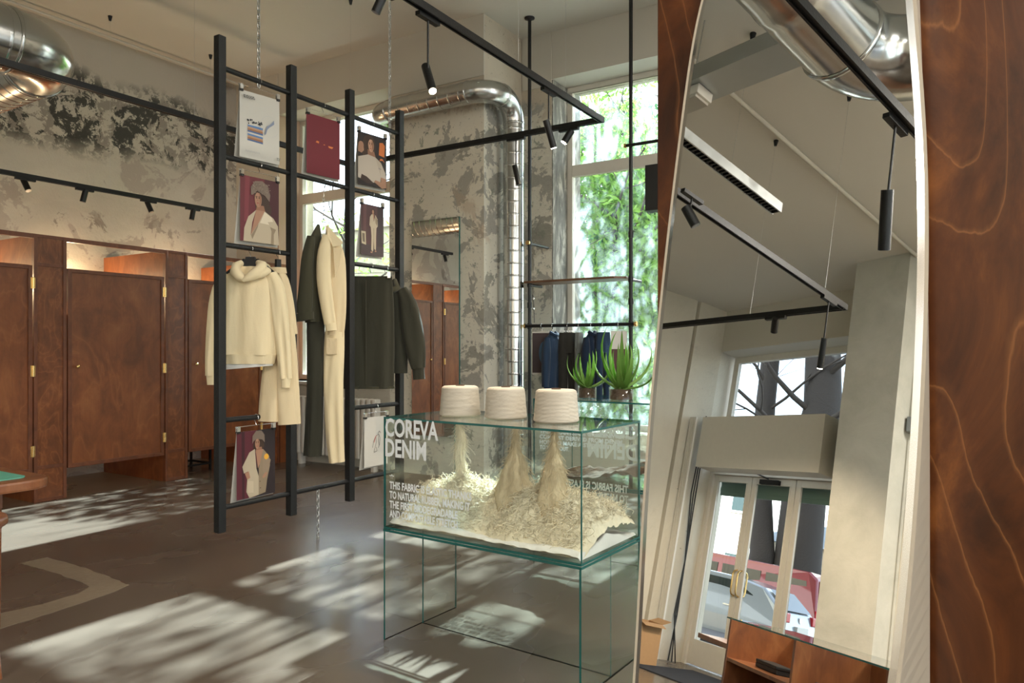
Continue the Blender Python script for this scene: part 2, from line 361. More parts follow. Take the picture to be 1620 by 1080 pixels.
M_['aloe'] = leafm('aloe_leaf', (.10, .26, .04), (.30, .50, .10), .35)
M_['soil'] = plain('potting_soil', (.11, .06, .035), .95, 0, 1, 60, .5)
M_['bark'] = plain('tree_bark', (.055, .047, .042), .95, 0, 1.0, 18, .4)
M_['bark2'] = plain('twig_bark', (.07, .058, .05), .95, 0, .5, 18, .3)
M_['stucco'] = plain('pale_stucco', (.60, .55, .47), .9, 0, .2, 8, .05); M_['stucco2'] = plain('grey_stucco', (.22, .24, .22), .9, 0, .2, 8, .06)
M_['cotton'] = plain('raw_cotton', (.80, .71, .54), 1, 0, .5, 14, .18, spec=.1); M_['cotton2'] = plain('tan_cotton_yarn', (.62, .50, .33), 1, 0, .4, 60, .1, spec=.1)

def struct(name, mb, mat, bevel=0): return mb.build(name, mat, None, kind='structure', bevel=bevel)

# ================================================================== THE SETTING
CH = 4.95
struct('floor', MB().box(-8.7, 3.2, -7.0, 7.9, -.12, 0), M_['floor'])
struct('ceiling', MB().box(-8.9, 3.4, -7.4, 8.0, CH, CH+.2), M_['ceiling'])
# unseen storeys above the shop, added to shade the street
struct('wall_unseen_storeys', MB().box(-20, 14, -6.95, 7.85, CH+.21, 17), M_['upperwall'])
struct('wall_left', MB().box(-8.62, -8.42, -1.2, 7.0, 0, CH), M_['wall_left'])
# back wall, window side left of the pillar (opening x -7.6..-5.7, z 1.0..4.42)
w = MB().box(-8.62, -7.6, 6.45, 7.05, 0, CH).box(-7.6, -5.7, 6.45, 7.05, 0, 1.0)
struct('wall_back', w, M_['wall_clean'])
struct('trim_window_reveal', MB().box(-7.6, -7.59, 6.452, 6.8, 1.0, 4.42).box(-5.71, -5.7, 6.452, 6.8, 1.0, 4.42), M_['pier'])
struct('trim_back', MB().box(-7.6, -5.7, 6.45, 7.05, 4.42, CH).box(-8.42, -7.6, 6.44, 6.45, 3.0, CH).box(-5.7, -4.385, 6.44, 6.45, 4.3, CH), M_['upperwall'])
struct('wall_pillar', MB().box(-5.7, -4.39, 6.45, 7.9, 0, CH), M_['pillar'])
struct('wall_nook', MB().box(-4.39, -4.0, 7.22, 7.9, 0, CH-.5), M_['pillar'])
struct('trim_nook', MB().box(-4.38, -4.0, 7.21, 7.22, 4.35, CH).box(-4.0, 3.2, 7.22, 7.9, 4.42, CH).box(-4.39, -4.0, 7.22, 7.9, 4.45, CH), M_['upperwall'])
struct('trim_reveal', MB().box(-4.0, -3.985, 7.225, 7.9, .5, 4.41), M_['cement'])
struct('wall_window', MB().box(-4.0, -1.9, 7.22, 7.9, 0, .5).box(-1.9, 3.2, 7.22, 7.9, 0, 4.42), M_['wall_clean'])
# unseen right side of the shop: piers, with wide openings added for fill daylight
wr = MB().box(3.0, 3.2, -7, 7.9, 0, .4).box(3.0, 3.2, -7, 7.9, 4.3, CH)
for y in (-7, -5.35, -1.6, 2.1, 5.7): wr.box(3.0, 3.2, y, y+.35 if y < 5 else 7.9, .4, 4.3)
struct('wall_right', wr, M_['wall_clean'])

def window(name, x0, x1, z0, z1, y, zt, mull=(), hazy_=False):
    """painted frame with a transom at zt and a pane behind"""
    f = MB(); s = .065
    f.box(x0, x1, y, y+.07, z1-s, z1).box(x0, x1, y, y+.07, z0, z0+s).box(x0, x0+s, y, y+.07, z0+s, z1-s).box(x1-s, x1, y, y+.07, z0+s, z1-s)
    f.box(x0+s, x1-s, y-.01, y+.06, zt-.065, zt+.065)
    for mx_ in mull: f.box(mx_-.045, mx_+.045, y-.005, y+.065, z0+s, zt-.065).box(mx_-.045, mx_+.045, y-.005, y+.065, zt+.065, z1-s)
    fr = struct(name, f, M_['framepaint'], bevel=.006)
    g = MB().box(x0+s, x1-s, y+.03, y+.034, z0+s, zt-.06).box(x0+s, x1-s, y+.03, y+.034, zt+.06, z1-s)
    g.build('pane', M_['pane'], fr)
    if hazy_: MB().add([(x0+s, y+.037, z0+s), (x1-s, y+.037, z0+s), (x1-s, y+.037, z1-s), (x0+s, y+.037, z1-s)], [(0, 1, 2, 3)]).build('haze_film', M_['hazy'], fr, kind='stuff')
    return fr
window('window_1', -7.6, -5.7, 1.0, 4.42, 6.80, 3.38)
window('window_2', -3.985, -1.9, .5, 4.42, 7.57, 3.45, mull=(-2.42,), hazy_=True)
MB().box(-7.62, -5.68, 6.36, 6.82, .965, 1.0).build('trim_sill', M_['framepaint'], kind='structure')
# moulding under the ceiling and surface pipe along the left wall
struct('trim_ceiling_pipe', MB().tube([(-8.2, -1.4, CH-.06), (-8.2, 6.4, CH-.06)], .017, 8).tube([(-3.2, -5.75, CH-.04), (-3.2, 6.0, CH-.04)], .02, 8), M_['upperwall'])

# entrance end of the shop (seen in the big mirror)
EA = RAD(7.31); EX = V3((cos(EA), sin(EA), 0)); EN = V3((-sin(EA), cos(EA), 0)); E0 = V3((-6.31, -6.724, 0))
EM = Matrix(((EX.x, EN.x, 0, E0.x), (EX.y, EN.y, 0, E0.y), (0, 0, 1, 0), (0, 0, 0, 1)))
def seg_wall(p, q, t, z0=0, z1=CH):
    p = V3((*p, 0)); q = V3((*q, 0)); d = (q-p).normalized(); n = V3((d.y, -d.x, 0))*t
    return [(p.x, p.y), (q.x, q.y), (q.x+n.x, q.y+n.y), (p.x+n.x, p.y+n.y)]
struct('wall_side', MB().prism(seg_wall((-6.45, -6.2), (-8.5, -1.1), -.25), 0, CH), M_['wall_clean'])
struct('wall_corner', MB().prism([(-6.31, -6.73), (-6.42, -6.24), (-6.6, -6.24), (-6.8, -7.3), (-6.35, -7.3)], 0, CH), M_['wall_clean'])
struct('wall_front', MB().box(0, 2.2, -.55, 0, 4.33, CH, M=EM), M_['upperwall'])
struct('wall_front_pillar', MB().prism([(-4.2, -6.44), (-3.87, -5.77), (-3.25, -5.71), (-3.1, -6.6), (-4.2, -7.0)], 0, CH), M_['greyplaster'])
struct('wall_front_right', MB().box(-3.2, 3.2, -6.3, -6.0, 0, CH), M_['wall_clean'])
# upper entrance window
f = MB().box(.0, .09, -.36, -.3, 3.1, 4.33, M=EM).box(2.05, 2.15, -.36, -.3, 3.1, 4.33, M=EM).box(.09, 2.05, -.36, -.3, 4.24, 4.33, M=EM).box(.09, 2.05, -.36, -.3, 3.1, 3.2, M=EM)
fr = struct('window_3', f, M_['framepaint']); MB().box(.09, 2.05, -.34, -.336, 3.2, 4.24, M=EM).build('pane', M_['pane'], fr)
# entrance doors
def leaf(name, x0, x1, y=-.24):
    f = MB(); s = .07
    f.box(x0, x0+s, y-.04, y, .02, 2.56, M=EM).box(x1-s, x1, y-.04, y, .02, 2.56, M=EM).box(x0+s, x1-s, y-.04, y, 2.47, 2.56, M=EM).box(x0+s, x1-s, y-.04, y, .02, .34, M=EM)
    d = struct(name, f, M_['framepaint'], bevel=.004)
    MB().box(x0+s, x1-s, y-.025, y-.02, .34, 2.47, M=EM).build('pane', M_['pane'], d)
    for sx in (x0+s, x1-s-.012): MB().box(sx, sx+.012, y-.015, y+.008, .34, 2.47, M=EM).build('glazing_bead', M_['whitepaint'], d)
    return d
d1 = leaf('door_1', .02, .69); d2 = leaf('door_2', .70, 1.39); leaf('door_3', 1.40, 2.07)
def pull(parent, x, y0=-.24, side=1):
    b = MB(); pts = [(x, y0, 1.0)] + [(x, y0+.055*side, 1.02), (x, y0+.07*side, 1.06), (x, y0+.07*side, 1.27), (x, y0+.055*side, 1.31), (x, y0, 1.33)]
    b.tube([EM @ V3(p) for p in pts], .011, 10); b.build('pull_handle', M_['brass'], parent)
pull(d1, .655); pull(d2, .735); pull(d2, .735, -.28, -1)
MB().box(.86, 1.16, -.24, -.185, 2.47, 2.53, M=EM).build('door_closer', M_['black'], d2)
MB().tube([EM @ V3((1.0, -.19, 2.54)), EM @ V3((.82, -.10, 2.60)), EM @ V3((.70, -.20, 2.62))], .009, 6).build('closer_arm', M_['black'], d2)
struct('trim_door_frame', MB().box(-.08, .02, -.32, -.2, 0, 2.66, M=EM).box(2.07, 2.2, -.32, -.2, 0, 2.66, M=EM).box(.02, 2.07, -.32, -.2, 2.565, 2.66, M=EM), M_['framepaint'])
sh = MB()
for k in range(5): sh.box(.05, 2.05, -.40, -.36+.006*(k % 2), 2.30+.055*k, 2.355+.055*k, M=EM)
tag(sh.build('roller_shutter', plain('green_shutter', (.13, .2, .17), .5)), 'green slatted roller shutter rolled up outside the glass entrance doors', 'shutter')
bx = MB().prism([(.01, -.10), (.33, -.10), (.33, .60), (.01, .60)], 0.17, 2.12, M=EM @ Matrix(((0, 0, 1, -.02), (1, 0, 0, -.04), (0, 1, 0, 2.66), (0, 0, 0, 1))))
tag(bx.build('shutter_casing', M_['whitepaint']), 'long white shutter casing above the entrance doors under the upper window', 'shutter box')
tr = MB()
for k in range(3): tr.box(-.01+.04*k, .025+.04*k, .345, .375, .01, 3.24, M=EM)
tag(tr.build('cable_trunking', M_['whitepaint']), 'white vertical cable trunking bound with a black strap beside the entrance doors', 'trunking')
tag(MB().box(-.012, .012, 0, .02, 0, .012).box(-.075, .075, -.05, 0, 2.9, 2.91, M=T(-6.2, -6.5, 0)).build('cable_strap', M_['black']), None, None) if False else None
cb = MB()
for i in range(3):
    cb.tube([(-6.27+.02*i, -6.62+.05*i, 3.3), (-6.26, -6.6+.05*i, 2.2), (-6.29+.03*i, -6.64+.04*i, 1.3), (-6.25, -6.6+.03*i, .6), (-6.2+.06*i, -6.5, .02)], .009, 6)
tag(cb.build('cable_bundle', M_['black']), 'loose black cables hanging down beside the glass entrance doors', 'cable')
tag(MB().box(-5.80, -4.2, -6.5, -5.3, 0, .012).build('door_mat', M_['mat']), 'dark charcoal door mat on the floor inside the entrance', 'mat')
# small wall boxes and conduit on the entrance side wall
sw = (V3((-8.5, -1.1, 0)) - V3((-6.45, -6.2, 0))).normalized()
def on_side(t, z, o=.0): p = V3((-6.45, -6.2, 0)) + sw*t + V3((sw.y, -sw.x, 0))*o; return V3((p.x, p.y, z))
sR = Matrix.Rotation(math.atan2(sw.y, sw.x), 4, 'Z')
for t, z, nm, lb in ((.35, 2.35, 'wall_sensor', 'small white wall sensor on the cream side wall near the entrance'), (.25, 1.0, 'light_switch', 'square white light switch low on the cream side wall near the entrance')):
    o = MB().box(-.045, .045, -.03, .0, -.06, .06, M=Matrix.Translation(on_side(t, z)) @ sR).build(nm, M_['whitepaint'], bevel=.008); tag(o, lb, 'sensor' if 'sensor' in nm else 'switch')
cd = MB().tube([(-3.14, -5.92, .02), (-3.14, -5.92, 4.9)], .012, 8).tube([(-3.09, -5.97, .02), (-3.09, -5.97, 4.9)], .008, 8)
tag(cd.build('wall_conduit', M_['whitepaint']), 'thin grey conduit pipes running up beside the entrance pillar', 'conduit')
tag(MB().box(-3.2, -3.08, -5.96, -5.86, 3.0, 3.16).build('junction_box', plain('grey_plastic', (.25, .27, .28), .5), bevel=.01), 'grey junction box on the conduit beside the entrance pillar', 'junction box')
# cardboard box by the side wall
b = empty('cardboard_box', (-6.02, -5.72, 0), RAD(20), 'open tall cardboard box standing by the side wall near the entrance', 'box')
k = MB().box(-.17, .17, -.15, -.143, 0, .48).box(-.17, .17, .143, .15, 0, .48).box(-.17, -.163, -.143, .143, 0, .48).box(.163, .17, -.143, .143, 0, .48).box(-.163, .163, -.143, .143, 0, .01)
k.build('carton', M_['cardboard'], b, local=True)
for a, ps in ((0, [(-.17, -.15, .48), (.17, -.15, .48), (.16, -.27, .53), (-.16, -.27, .53)]), (1, [(-.17, .15, .48), (.17, .15, .48), (.16, .25, .56), (-.16, .25, .56)]), (2, [(.17, -.15, .48), (.17, .15, .48), (.28, .14, .45), (.28, -.14, .45)])):
    MB().add(ps + [(p[0], p[1], p[2]+.004) for p in ps], [(0, 1, 2, 3), (7, 6, 5, 4), (0, 4, 5, 1), (1, 5, 6, 2), (2, 6, 7, 3), (3, 7, 4, 0)]).build('flap', M_['cardboard'], b, local=True)

# pale shape set into the concrete floor
PV = [(-5.283, 2.373), (-5.278, 2.535), (-4.859, 2.546), (-4.501, 2.525), (-4.25, 2.495), (-4.206, 2.403), (-4.176, 2.265), (-4.141, 1.966), (-4.13, 1.771), (-4.12, 1.5), (-4.33, 1.5), (-4.36, 1.797), (-4.366, 1.865), (-4.331, 2.056), (-4.341, 2.255), (-4.411, 2.359), (-4.589, 2.377), (-4.831, 2.389), (-5.098, 2.379)]
PV2 = []
for i, p in enumerate(PV):
    q = PV[(i+1) % len(PV)]
    for j in range(6):
        t = j/6; x = p[0]*(1-t)+q[0]*t; y = p[1]*(1-t)+q[1]*t; e = noise.noise(V3((x*14, y*14, 0)))*.012; PV2.append((x+e, y+e))
struct('trim_floor_patch', MB().prism(PV2, 0, .0012), M_['inlay'])

# ================================================================== OUTSIDE
struct('ground_street', MB().box(-45, 12, -48, -7.02, -.3, -.1), plain('asphalt', (.16, .155, .15), .9, 0, .5, 12, .15))
struct('ground_courtyard', MB().box(-20, 12, 7.92, 30, -.3, -.02), plain('gravel', (.35, .31, .25), .95, 0, .6, 30, .2))
struct('ground_side_street', MB().box(3.22, 30, -7.0, 7.9, -.3, -.1), plain('pavement', (.3, .29, .27), .9))

def leaf_cloud(mb, blobs, n, size, seed, mi=0):
    rn = random.Random(seed); tot = sum(b[3]*b[4]*b[5] for b in blobs)
    for cx, cy, cz, rx, ry, rz in blobs:
        for _ in range(int(n*rx*ry*rz/tot)):
            v = V3((rn.gauss(0, 1), rn.gauss(0, 1), rn.gauss(0, 1))).normalized()*(rn.random()**.4)
            p = V3((cx+v.x*rx, cy+v.y*ry, cz+v.z*rz)); s = size*rn.uniform(.6, 1.4)
            a = V3((rn.gauss(0, 1), rn.gauss(0, 1), rn.gauss(0, .7))).normalized(); b_ = a.orthogonal().normalized(); b_ = Matrix.Rotation(rn.uniform(0, 6.28), 3, a) @ b_
            c = a.cross(b_)*.32
            mb.add([p-b_*s, p+c*s-b_*s*.1, p+b_*s, p-c*s-b_*s*.1], [(0, 1, 2, 3)], mi)
    return mb
def branches(mb, p, d, r, ln, depth, rn, spread=.5):
    pts = [p]; rs = [r]; q = p.copy(); dd = d.copy()
    for i in range(4):
        dd = (dd + V3((rn.gauss(0, .16), rn.gauss(0, .16), rn.gauss(0, .1)))).normalized(); q = q + dd*ln/4; pts.append(q.copy()); rs.append(r*(1-.13*(i+1)))
    mb.tube(pts, rs, max(4, int(4+r*40)) if r < .2 else 14, cap=False)
    if depth > 0:
        for k in range(rn.choice((2, 3, 3))):
            i = rn.choice((2, 3, 4)); nd = (dd + V3((rn.gauss(0, spread), rn.gauss(0, spread), rn.gauss(.1, spread*.7)))).normalized()
            branches(mb, pts[i], nd, rs[i]*.55, ln*.72, depth-1, rn, spread)
def tree(name, x, y, h, r, seed, label, cat, blobs=None, n=0, size=.1, lm='leaf', depth=3, group=None, lean=(0, 0, 1), bl=2.2, starts=None):
    t = empty(name, (x, y, -.1), 0, label, cat, group); rn = random.Random(seed)
    mb = MB(); top = V3((x+lean[0]*h, y+lean[1]*h, h)); base = V3((x, y, -.1)); pts = [base.lerp(top, i/6)+V3((rn.gauss(0, r*.25), rn.gauss(0, r*.25), 0))*(i > 0) for i in range(7)]
    mb.tube(pts, [r*(1.15-.08*i) for i in range(7)], 14, cap=False); mb.build('trunk', M_['bark'], t)
    bm = MB()
    for k, z in enumerate(starts or (.55, .7, .82, .9, 1)):
        a = rn.uniform(0, 6.28) if not starts else k*2.1+rn.uniform(-.5, .5); p = base.lerp(top, z)
        branches(bm, p, V3((cos(a), sin(a), .7)).normalized(), r*(.17 if h > 8 else .42), bl, depth, rn)
    bm.build('branches', M_['bark2'], t)
    if blobs: leaf_cloud(MB(), blobs, n, size, seed+1).build('foliage', M_[lm], t)
    return t
# courtyard shrubs behind the right-hand window
tree('leafy_tree', -5.1, 11.4, 3.6, .07, 3, 'bright green leafy tree close behind the tall right window', 'tree', [(-5.0, 11.4, 2.2, 1.1, .7, 1.4), (-4.6, 11.3, 4.2, .9, .7, 1.1), (-5.6, 11.6, 4.3, .9, .7, .9), (-4.3, 11.2, 3.0, .7, .6, 1.3), (-5.4, 11.5, 5.3, .9, .6, .5), (-4.8, 11.4, 6.2, 1.0, .6, .5)], 10500, .075, depth=2)
tree('evergreen_tree', -5.9, 13.2, 4.6, .09, 5, 'darker evergreen tree standing behind the bright leafy tree outside the right window', 'tree', [(-6.0, 13.2, 2.0, 1.5, .8, 1.9), (-5.6, 13.2, 4.6, 1.5, .8, 1.6), (-4.9, 13.4, 3.0, 1.0, .6, 2.2)], 9500, .10, 'leaf2', 2)
tree('dapple_tree', -2.9, 11.8, 5.2, .06, 6, 'unseen loose leafy tree right of the tall window, added to dapple the sunlight', 'tree', [(-3.0, 11.8, 5.9, 1.2, .8, .55), (-2.6, 11.8, 4.6, 1.1, .8, .8), (-3.4, 11.6, 3.6, .8, .6, .6), (-3.0, 11.8, 7.2, .9, .6, .4)], 2200, .09, depth=2)  # out of view; foliage kept here to break up the sun patch
tree('dapple_tree', -6.7, 9.4, 3.4, .06, 7, 'unseen loose leafy tree outside the left window, added to dapple the sunlight', 'tree', [(-6.7, 9.5, 3.7, 1.1, .6, .75), (-6.3, 9.5, 2.6, 1.0, .6, .9), (-7.1, 9.5, 4.8, .5, .5, .4)], 3600, .085, depth=2)  # out of view; added to block part of the left sun patch
tree('garden_shrub', -4.1, 9.6, .9, .04, 8, 'dense green shrub low outside the right window behind the aloes', 'shrub', [(-3.9, 9.6, .9, 1.0, .6, .8), (-4.7, 9.8, .9, .6, .5, .8)], 2600, .07, depth=1, bl=.6)
tree('garden_shrub', -9.2, 9.6, 1.2, .04, 9, 'green shrub low outside the left window behind the clothes ladder', 'shrub', [(-9.2, 9.8, 1.2, .9, .6, 1.0)], 1800, .07, depth=1, bl=.7)
tree('bare_tree', -11.9, 12.0, 4.6, .07, 12, 'thin bare tree outside the left window with a few dry leaves', 'tree', [(-11.9, 12, 3.6, 1.5, .7, 1.1)], 420, .06, depth=3, bl=1.6)
for i, (x, y, r) in enumerate(((-3.72, 11.9, .035), (-3.28, 12.2, .05), (-2.98, 11.7, .03), (-2.62, 12.1, .045))):  # unseen stems, added to cast shadow streaks into the sun patch
    tag(MB().tube([(x, y, -.05), (x+.05, y, 3), (x-.03, y, 6), (x+.04, y, 9.5)], [r, r*.95, r*.8, r*.5], 8, cap=False).build('shadow_stem', M_['bark2']), ('leftmost', 'second', 'third', 'rightmost')[i] + ' of the four unseen stems added outside the right window, counted from the left', 'plant', 'added shadow stems outside the right window')
# pale courtyard buildings
def building(name, x0, x1, y0, y1, h, mat, wins, label, roofh=.25, face='-y', cornice=True):
    b = empty(name, ((x0+x1)/2, (y0+y1)/2, -.1), 0, label, 'building')
    MB().box(x0, x1, y0, y1, -.1, h).build('facade', mat, b)
    if cornice: MB().box(x0-.15, x1+.15, y0-.15, y1+.15, h, h+roofh).build('cornice', M_['stucco'], b)
    yy, s = (y0, -1) if face == '-y' else (y1, 1)
    for (a, c, z0, z1) in wins:
        w_ = MB().box(a-.1, c+.1, min(yy, yy+s*.07), max(yy, yy+s*.07), z0-.1, z1+.1).build('window', M_['stucco'], b)
        MB().box(a, c, min(yy+s*.071, yy+s*.08), max(yy+s*.071, yy+s*.08), z0, z1).build('pane', M_['carglass'], w_)
    return b
building('courtyard_house', -19, -8.2, 16, 20, 4.9, plain('worn_cream_render', (.34, .315, .26), .9, 0, .4, 3, .35), [(-17.6, -16.8, 1.6, 3.4), (-15.4, -14.6, 1.6, 3.4), (-13.2, -12.4, 1.6, 3.4), (-10.8, -10.0, 1.6, 3.4)], 'pale rendered house across the courtyard behind the left window', cornice=True)
building('courtyard_wing', -7.6, 2, 17.5, 21, 6.0, M_['stucco2'], [(-6.6, -5.8, 1.2, 3.0), (-4.8, -4.0, 1.2, 3.0), (-3.0, -2.2, 1.2, 3.0), (-6.6, -5.8, 4, 5.2), (-4.8, -4.0, 4, 5.2)], 'grey rendered wing seen through the leaves behind the right window')
# street side
tree('street_tree', -11.97, -19.0, 14, .62, 21, 'thick dark street tree trunk behind the parked cars on the right', 'tree', depth=5, bl=3.6, starts=(.28, .34, .40, .44, .48, .52, .56, .6, .66), group=None)
tree('street_tree', -13.05, -18.6, 14, .34, 22, 'slimmer street tree left of the thick trunk outside the entrance', 'tree', depth=5, bl=3.2, starts=(.3, .36, .42, .48, .54, .6, .66), lean=(-.07, 0, 1))
building('street_house', -30, -12.5, -32, -27, 7.6, M_['stucco'], [(-28+2.6*i, -27+2.6*i, z, z+1.5) for i in range(6) for z in (1.0, 4.4)], 'cream street house with rows of windows opposite the entrance', .5, '+y')
g = empty('street_garage', (-13.6, -24, -.1), 0, 'low garage with a grey pitched roof and dark roller door opposite the entrance', 'garage')
MB().box(-16.2, -11.0, -26, -23, -.1, 3.0).build('walls', M_['stucco'], g)
MB().add([(-16.6, -26.3, 3.0), (-10.6, -26.3, 3.0), (-10.6, -22.6, 3.0), (-16.6, -22.6, 3.0), (-13.6, -24.4, 4.1)], [(0, 3, 2, 1), (0, 1, 4), (1, 2, 4), (2, 3, 4), (3, 0, 4)]).build('roof', plain('slate_roof', (.16, .2, .25), .5), g)
dm = MB()
for k in range(12): dm.box(-15.2, -12.0, -23, -22.94, -.05+.2*k, .12+.2*k)
dm.build('roller_door', plain('navy_door', (.02, .035, .06), .5), g)

def car(name, label, cat, col, prof, glasses, w, loc, rz, wheels, wr=.33, tail=None, extra=None):
    c = empty(name, loc, rz, label, cat)
    n = len(prof); b = MB(); secs = []
    for yy, ins in ((-w/2, .09), (-w/2+.07, .0), (w/2-.07, .0), (w/2, .09)):
        secs.append([(x + (ins*.5 if x < 0 else -ins*.5), yy*(1 - (.10 if z > 1.0 else .02 if z > .6 else 0)*(abs(yy) > .1)), z - (ins*.6 if z > .6 else -ins*.4)) for x, z in prof])
    vs = [p for s_ in secs for p in s_]
    fs = [(i*n+k, i*n+(k+1) % n, (i+1)*n+(k+1) % n, (i+1)*n+k) for i in range(3) for k in range(n)]
    b.add(vs, fs); b.add(secs[0], [tuple(range(n))]); b.add(secs[3], [tuple(range(n))[::-1]])
    m = newmat(name+'_paint'); m[2].inputs['Base Color'].default_value = (*col, 1); m[2].inputs['Roughness'].default_value = .3; m[2].inputs['Metallic'].default_value = .3; m[2].inputs['Coat Weight'].default_value = .8
    o = b.build('body', m[0], c, local=True, bevel=.03)
    for nm, q in glasses:
        gb = MB()
        for s_ in (-1, 1) if nm == 'side_window' else (0,):
            if s_: gb.add([(x, s_*(w/2*.905+.02), z) for x, z in q] + [(x, s_*(w/2*.905-.03), z) for x, z in q], [tuple(range(len(q))), tuple(range(2*len(q)-1, len(q)-1, -1))] + [(i, (i+1) % len(q), len(q)+(i+1) % len(q), len(q)+i) for i in range(len(q))])
            else: (xa, za), (xb, zb) = q; gb.add([(xa, -w/2*.78, za), (xa, w/2*.78, za), (xb, w/2*.70, zb), (xb, -w/2*.70, zb)], [(0, 1, 2, 3)])
        gb.build(nm, M_['carglass'], c, local=True)
    for x in wheels:
        for s_ in (-1, 1):
            wv = MB().lathe([(wr*.6, -.1), (wr*.95, -.11), (wr, -.06), (wr, .06), (wr*.95, .11), (wr*.6, .1)], 24, M=T(x, s_*(w/2-.08), wr, rx=pi/2)).build('wheel', plain('tyre', (.015, .015, .015), .8), c, local=True)
            MB().lathe([(wr*.58, -.105), (wr*.3, -.115), (.02, -.118)], 16, M=T(x, s_*(w/2-.08), wr, rx=pi/2)).build('hub_cap', M_['tray'], wv, local=True)
    if tail:
        for s_ in (-1, 1): MB().box(tail[0]-.02, tail[0]+.06, s_*(w/2-.16)-.12, s_*(w/2-.16)+.12, tail[1]-.09, tail[1]+.09).build('tail_light', plain('red_lens', (.5, .01, .02), .2), c, local=True, bevel=.02)
    if extra: extra(c)
    return c
hatch = [(-2.0, .3), (-2.05, .6), (-1.95, .82), (-1.25, .95), (-.55, 1.36), (.1, 1.45), (.9, 1.44), (1.5, 1.34), (1.95, .95), (2.02, .6), (1.98, .3)]
def car_extra(c):
    MB().tube([(1.92, -.1, 1.0), (1.86, .25, 1.05)], .012, 6).build('rear_wiper', M_['black'], c, local=True)
    MB().box(1.96, 2.05, -.28, .28, .62, .74).build('number_plate', M_['whitepaint'], c, local=True)
    MB().lathe([(.06, 0), (.06, .02)], 16, M=T(1.97, 0, .86, ry=pi/2)).build('badge', M_['chrome'], c, local=True)
    for x in (-.15, .75): MB().box(x, x+.2, .84, .88, .84, .87).build('door_handle', M_['chrome'], c, local=True)
car('parked_car', 'silver grey hatchback parked on the street right outside the entrance doors', 'car', (.26, .29, .32), hatch,
    [('side_window', [(-1.05, .98), (-.5, 1.28), (.15, 1.36), (.15, .98)]), ('side_window', [(.22, .98), (.22, 1.36), (.9, 1.35), (1.3, 1.15), (1.35, 1.0)]), ('rear_window', [(1.93, 1.01), (1.56, 1.34)]), ('windscreen', [(-1.22, .99), (-.6, 1.35)])],
    1.7, (-9.95, -12.3, -.1), RAD(-9), (-1.3, 1.3), .31, (1.95, .88), car_extra)
vanp = [(-2.4, .35), (-2.45, .8), (-2.2, 1.1), (-1.6, 1.9), (-1.3, 2.02), (2.1, 2.0), (2.3, 1.85), (2.4, 1.0), (2.38, .35)]
car('parked_van', 'red people carrier van parked behind the silver hatchback', 'van', (.20, .006, .015), vanp,
    [('side_window', [(-1.7, 1.25), (-1.4, 1.75), (-.5, 1.78), (-.5, 1.25)]), ('side_window', [(-.35, 1.25), (-.35, 1.78), (.8, 1.78), (.8, 1.25)]), ('side_window', [(.95, 1.25), (.95, 1.78), (2.05, 1.76), (2.15, 1.25)]), ('rear_window', [(2.42, 1.2), (2.34, 1.82)])],
    1.85, (-12.2, -17.0, -.1), RAD(-4), (-1.6, 1.5), .34, (2.34, 1.0))

# ================================================================== FITTING BOOTHS along the left wall
BX = -7.23
def booth_post(y0, y1, label):
    p = empty('booth_pilaster', (BX, (y0+y1)/2, 0), 0, label, 'pilaster', 'wood pilasters between the fitting room doors')
    for a, b_ in ((y0, y0+.03), (y1-.03, y1)): MB().box(BX-.05, BX, a, b_, 0, 2.45).build('stile', M_['woodframe'], p, bevel=.003)
    for z0, z1 in ((0, .03), (.30, .33), (2.16, 2.19), (2.42, 2.45)): MB().box(BX-.045, BX-.003, y0+.03, y1-.03, z0, z1).build('rail', M_['woodframe'], p, bevel=.002)
    for z0, z1 in ((.03, .30), (.33, 2.16), (2.19, 2.42)): MB().box(BX-.03, BX-.012, y0+.03, y1-.03, z0, z1).build('inset_panel', M_['woodpost'], p)
    for y in (y0+.001, y1-.031): MB().box(-8.41, BX-.05, y, y+.03, 0, 2.44).build('partition', M_['wood'], p)
    return p
def booth_door(y0, y1, label):
    d = empty('booth_door', (BX, y1, 0), 0, label, 'door', 'fitting room doors')
    z0, z1 = .28, 2.16; s = .035
    MB().box(BX-.028, BX-.012, y0+s, y1-s, z0+s, z1-s).build('panel', M_['wood'], d)
    fb = MB().box(BX-.035, BX, y0, y0+s, z0, z1).box(BX-.035, BX, y1-s, y1, z0, z1).box(BX-.035, BX, y0+s, y1-s, z0, z0+s).box(BX-.035, BX, y0+s, y1-s, z1-s, z1)
    fb.build('frame', M_['woodframe'], d, bevel=.003)
    for z in (.47, 1.2, 2.0):
        h = MB().tube([(BX+.006, y1+.004, z-.05), (BX+.006, y1+.004, z+.05)], .009, 8).box(BX, BX+.003, y1-.018, y1+.022, z-.05, z+.05); h.build('hinge', M_['brass'], d)
    MB().lathe([(.006, 0), (.006, .018), (.015, .022), (.019, .032), (.014, .042), (.002, .045)], 14, M=T(BX, y0+.075, 1.235, ry=pi/2)).build('knob', M_['brass'], d)
    return d
posts = [(2.10, 2.385, 'flame-grained wooden pilaster standing left of the leftmost visible fitting room door'), (3.365, 3.65, 'flame-grained wooden pilaster between the leftmost door and the wide middle fitting room door'), (4.65, 4.91, 'flame-grained wooden pilaster right of the wide middle fitting room door'), (5.90, 6.16, 'flame-grained wooden pilaster ending the booths behind the hanging black ladder')]
for a, b_, l in posts: booth_post(a, b_, l)
booth_door(2.395, 3.352, 'leftmost fitting room door, partly out of frame behind the green table')
booth_door(3.662, 4.636, 'wide middle fitting room door with brass knob between the two full pilasters')
booth_door(4.922, 5.886, 'fitting room door behind the cream hoodie and the black ladder')
hr = MB().box(BX-.05, BX-.002, 2.385, 3.365, 2.41, 2.45).box(BX-.05, BX-.002, 3.65, 4.65, 2.41, 2.45).box(BX-.05, BX-.002, 4.91, 5.9, 2.41, 2.45)
